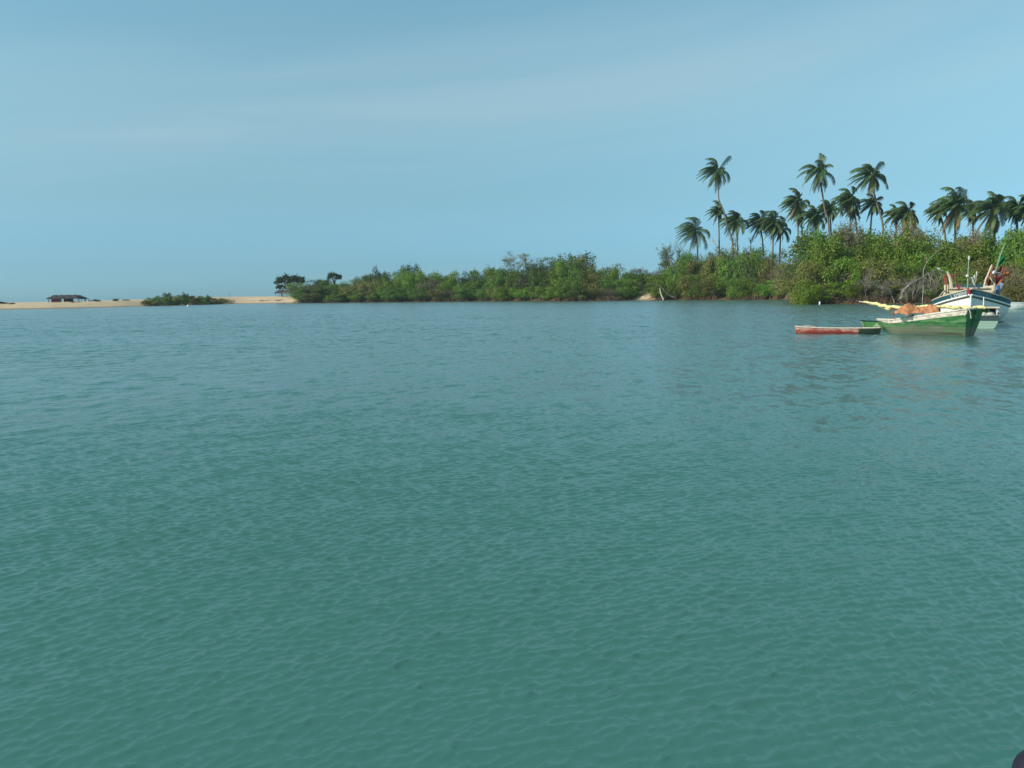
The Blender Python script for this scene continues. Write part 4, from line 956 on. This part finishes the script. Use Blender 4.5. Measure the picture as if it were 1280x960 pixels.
# painted name along both sides of the bulwark
def letter(text, u0, u1, side, material):
    cu = bpy.data.curves.new('name_lettering', 'FONT'); cu.body = text; cu.size = 1; cu.space_character = 1.1
    tmp = bpy.data.objects.new('tmp', cu); COL.objects.link(tmp); bpy.context.view_layer.update()
    me = bpy.data.meshes.new_from_object(tmp.evaluated_get(bpy.context.evaluated_depsgraph_get())); bpy.data.objects.remove(tmp)
    xs = [v.co.x for v in me.vertices]; x0, x1 = min(xs), max(xs)
    for v in me.vertices:
        a = (v.co.x - x0) / (x1 - x0); p = Hb.pt(u0 + (u1 - u0) * a, .16 + .62 * v.co.y / .73, side, .015); v.co = p
    me.materials.clear(); me.materials.append(material); me.name = 'name_lettering'; link('name_lettering', me, fb)
letter('L\u00b4EMBERIBIS', .80, .955, -1, M['white'])
letter('L\u00b4EMBERIBIS', .955, .80, 1, M['palebl'])  # same white letters on the shaded side, shade put into the pale blue
# the left side of the picture is the boat's starboard (-y when the bow points to us)
def FB(x, y, z): return fb.location + fb.rotation_euler.to_matrix() @ Vector((x, y, z))
def rel(px, py, d): return fb.rotation_euler.to_matrix().transposed() @ (W(px, py, d) - Vector(fb.location))
def ptube(name, pts, rad, mt, nseg=7):
    b = MB(); b.tube([rel(*p) for p in pts], rad, nseg); return b.build(name, M[mt], fb)
# red hoop frame at the bow quarter
for pts in ([(1183, 366, 54), (1181.5, 352, 54), (1180, 345, 54)], [(1197, 364, 54), (1195, 352, 54), (1193, 343.5, 54)], [(1184, 362, 55.3), (1183, 345.5, 55.3)], [(1195.5, 362, 55.3), (1194, 344.5, 55.3)]):
    ptube('frame_upright', pts, .05, 'red')
for pts in ([(1179, 345.5, 54), (1186, 344.4, 54), (1194, 343.4, 54)], [(1183, 346, 55.3), (1194, 344.6, 55.3)], [(1180, 345.2, 54), (1183, 345.8, 55.3)], [(1193, 343.6, 54), (1194, 344.6, 55.3)]):
    ptube('frame_bar', pts, .05, 'red')
ptube('curved_plank', [(1190, 368, 53.6), (1189, 356, 53.6), (1187, 346, 53.6), (1184, 339.5, 53.6)], [.10, .10, .09, .07], 'cream')
for x in (1181.5, 1184.5, 1187.3): ptube('stanchion', [(x, 368, 53.8), (x, 356, 53.8)], .07, 'cream')
ptube('handrail', [(1172, 374, 54.5), (1177, 367, 54), (1182, 362, 53.6)], .035, 'cream')
ptube('bow_brace', [(1197, 362, 53), (1200, 355, 53.4), (1203, 362, 53)], .04, 'maroonpaint')
# light pole
lp = ptube('light_pole', [(1209.6, 366, 52.5), (1210, 345, 52.5), (1211.3, 322, 52.5)], [.055, .045, .04], 'poleg')
b = MB(); b.tube([rel(1211.3, 324.5, 52.5), rel(1211.5, 320, 52.5)], [.06, .07], 8); b.build('lamp', M['whitecloth'], fb)
b = MB(); b.blob(rel(1209.3, 345, 52.45), .10, 2, 7, .05); b.build('round_float', M['whitecloth'], fb, True)
# hanging white cloth, triangular
cl0, cl1, cl2 = W(1212.6, 346.5, 52.3), W(1221.5, 338.4, 52.6), W(1218.2, 357.2, 52.5); ct = thing('pennant', cl0, 'white triangular rag pennant hanging beside the light pole', 'pennant')
def pen(u, v):
    p = cl0.lerp(cl1, u); q = cl2 + (cl1 - cl2) * (u * .35); sag = Vector((0, 0, -.12 * math.sin(u * 3.14) * (1 - v))); r_ = p.lerp(q, v) + sag
    return r_ - cl0 + Vector((.02, .10, 0)) * math.sin(u * 16 + v * 3) * (.4 + v)
b = MB(); b.grid(pen, 20, 14); b.build('cloth', M['whitecloth'], ct, True)
b = MB(); b.tube([cl1 - cl0, cl2 - cl0 + Vector((.15, 0, .1)), cl2 - cl0 + Vector((-.15, 0, -.45))], .02, 5); b.build('halyard', M['boards'], ct)
# stern clutter: gantry poles, nets, floats
for pts, r_, mt in ([[(1228, 367, 58), (1232, 350, 58), (1240, 331, 58)], .06, 'cream'], [[(1234, 366, 59), (1238, 345, 59), (1241, 333, 59)], .05, 'red'], [[(1246, 368, 59), (1250, 345, 59), (1256, 330, 59)], .05, 'red'],
                    [[(1250, 366, 60), (1254, 345, 60), (1260, 333, 60)], .05, 'brownline'], [[(1243.5, 342, 59), (1247, 331, 59), (1251, 318, 59), (1256.3, 304, 59)], [.06, .055, .05, .035], 'poleg'],
                    [[(1240, 366, 58.5), (1243.5, 342, 59)], .06, 'poleg'], [[(1237, 364, 59.5), (1246, 336, 59.5)], .035, 'red'], [[(1252, 364, 59.5), (1240, 340, 60)], .035, 'brownline'],
                    [[(1233, 350, 58), (1240, 343, 58), (1252, 341, 58.5), (1260, 337, 59)], .04, 'red'], [[(1244, 362, 57.5), (1250, 352, 58), (1258, 347, 59)], .05, 'orange'], [[(1236, 345, 58.5), (1245, 358, 58)], .03, 'cream'],
                    [[(1251, 360, 59), (1262, 334, 60)], .035, 'brownline'], [[(1230, 350, 58.4), (1262, 343, 59.5)], .05, 'red'], [[(1247, 366, 58), (1251, 350, 58.3)], .05, 'orange']):
    ptube('gantry_pole', pts, r_, mt)
def heap(name, px, py, d, size, mt, seed, label, cat, jag=.2, tilt=0.0):
    b = MB(); b.blob((0, 0, 0), size, seed, 10, jag); o = b.build(name, M[mt], None, True); o.location = W(px, py, d); o.rotation_euler = (0, tilt, 0); tag(o, label, cat); return o
def drape(name, corners, d, mt, label, cat, seed=0, depth=.25):
    a, b_, c, e = [W(x, y, d) for x, y in corners]; t = thing(name, a, label, cat); b = MB()
    def f(u, v): p = a.lerp(b_, u).lerp(e.lerp(c, u), v); s_ = math.sin(math.pi * u); return p - a + Vector((0, depth * math.sin(u * 11 + seed + v * 3) * .5, -.18 * s_ * (1 - v) + .12 * math.sin(u * 13 + seed) * v))
    b.grid(f, 24, 16); b.grid(lambda u, v: f(u, 1 - v) + Vector((0, .05, 0)), 24, 16); b.build('netting', M[mt], t, True); return t
drape('fishing_net', [(1232, 347), (1243, 341), (1241, 363), (1229, 365)], 58.6, 'net', 'brown fishing net hung on the left side of the stern gantry', 'net', 1)
drape('fishing_net', [(1246, 343), (1254, 344), (1252, 361), (1243, 362)], 59.0, 'rednet', 'dark red net hung on the right side of the stern gantry', 'net', 2)
drape('fishing_net', [(1236, 333), (1258, 331), (1256, 342), (1235, 344)], 60.2, 'net', 'thin brown net strung high between the gantry poles', 'net', 4, .15)
heap('net_float', 1243, 340.8, 58.3, .14, 'plastic', 1, 'left one of two white round floats on the stern gantry', 'float', .04)
heap('net_float', 1249, 342.3, 58.5, (.16, .14, .11), 'whitecloth', 2, 'right one of two white round floats on the stern gantry', 'float', .04)
heap('net_float', 1258.5, 341.6, 59.2, (.24, .16, .14), 'orange', 3, 'orange float tied at the right end of the gantry bar', 'float', .1)
heap('sack', 1235, 361.3, 57.3, (.36, .3, .22), 'whitecloth', 5, 'white sack on the deck at the foot of the brown net', 'sack')
heap('sack', 1240.5, 362.5, 57.0, (.22, .25, .32), 'cream', 6, 'tan sack standing beside the white sack on the stern deck', 'sack')
heap('sack', 1242, 359, 57.6, (.16, .2, .16), 'whitecloth', 16, 'small white bundle on top of the tan sack', 'sack')
b = MB(); b.tube([(0, 0, 0), (0, 0, .3), (0, 0, .7)], [.16, .18, .16], 14); o = b.build('barrel', M['blue'], None, True); o.location = W(1246, 369, 57.4); tag(o, 'blue plastic barrel near the stern of the fishing boat', 'barrel')
b = MB(); b.box((0, 0, .0), (.22, .06, .9), Matrix.Rotation(R(24), 3, 'Y')); o = b.build('board', M['palebl']); o.location = W(1249, 361, 57.8); tag(o, 'pale blue board leaning right beside the blue barrel', 'board')
fl0 = W(1251.3, 317.5, 59); ft = thing('flag', fl0, 'small green flag on the long slanting stern pole', 'flag')
def flg(u, v):
    p = W(1251.4 - 3.6 * v, 317.5 + 11.5 * v, 59) - fl0; return p + Vector((.36 * u * (1 - .45 * v), .16 * math.sin(u * 8 + v * 4), -.16 * u + .05 * math.sin(u * 9)))
b = MB(); b.grid(flg, 16, 12); b.build('cloth', M['greencloth'], ft, True)
b = MB(); b.box((0, 0, .17), (.5, .4, .34)); 
o = b.build('crate', M['cream']); o.location = W(1192, 366.5, 54.5); tag(o, 'tan crate beside the red frame on the fishing boat', 'crate')

# ------------------------------------------------------------------ small things
b = MB(); b.tube([(0, 0, -.3), (0, 0, .30), (0, 0, .42)], [.13, .13, .08], 10); o = b.build('white_post', M['plastic'], None, True); o.location = W(1024.6, 380.2, 131); o.location.z = .05; tag(o, 'small white post at the water edge below the leafy point', 'post')
b = MB(); b.blob((0, 0, .1), (.34, .34, .36), 3, 8, .02); b.tube([(0, 0, .3), (0, 0, .75)], [.12, .05], 8); o = b.build('buoy', M['plastic'], None, True); q = W(235, 383, 264); o.location = (q.x, q.y, 0); tag(o, 'small white buoy floating before the low left thicket', 'buoy')
# unidentified dark rounded shape in the near corner, built as a post top
b = MB(); c = W(1308, 974, 1.25); r_ = .05
prof = [(r_ * .9, -c.z - .5), (r_ * .95, -.05), (r_, 0.0)] + [(r_ * math.cos(R(a)), r_ * math.sin(R(a))) for a in range(15, 91, 15)]
nn = 24; vs = [Vector((max(p[0], .0004) * math.cos(6.2832 * j / nn), max(p[0], .0004) * math.sin(6.2832 * j / nn), p[1])) for p in prof for j in range(nn)]
b.add(vs, [(i * nn + j, i * nn + (j + 1) % nn, (i + 1) * nn + (j + 1) % nn, (i + 1) * nn + j) for i in range(len(prof) - 1) for j in range(nn)])
o = b.build('dark_corner_shape', M['rubber'], None, True); o.location = c; tag(o, 'unidentified dark rounded shape just showing in the bottom right corner', 'post')

# ------------------------------------------------------------------ the humid air over the estuary
b = MB(); b.box((60, 640, 16), (2200, 1600, 40))
hz = b.build('haze', None); hm = bpy.data.materials.new('haze'); hm.use_nodes = True; hn = hm.node_tree.nodes; hn.remove(hn['Principled BSDF'])
pv = hn.new('ShaderNodeVolumePrincipled'); pv.inputs['Color'].default_value = (.60, .86, .95, 1); pv.inputs['Density'].default_value = 0.00013; pv.inputs['Anisotropy'].default_value = 0.1
hm.node_tree.links.new(pv.outputs[0], hn['Material Output'].inputs['Volume']); hz.data.materials.append(hm); tag(hz, kind='stuff')
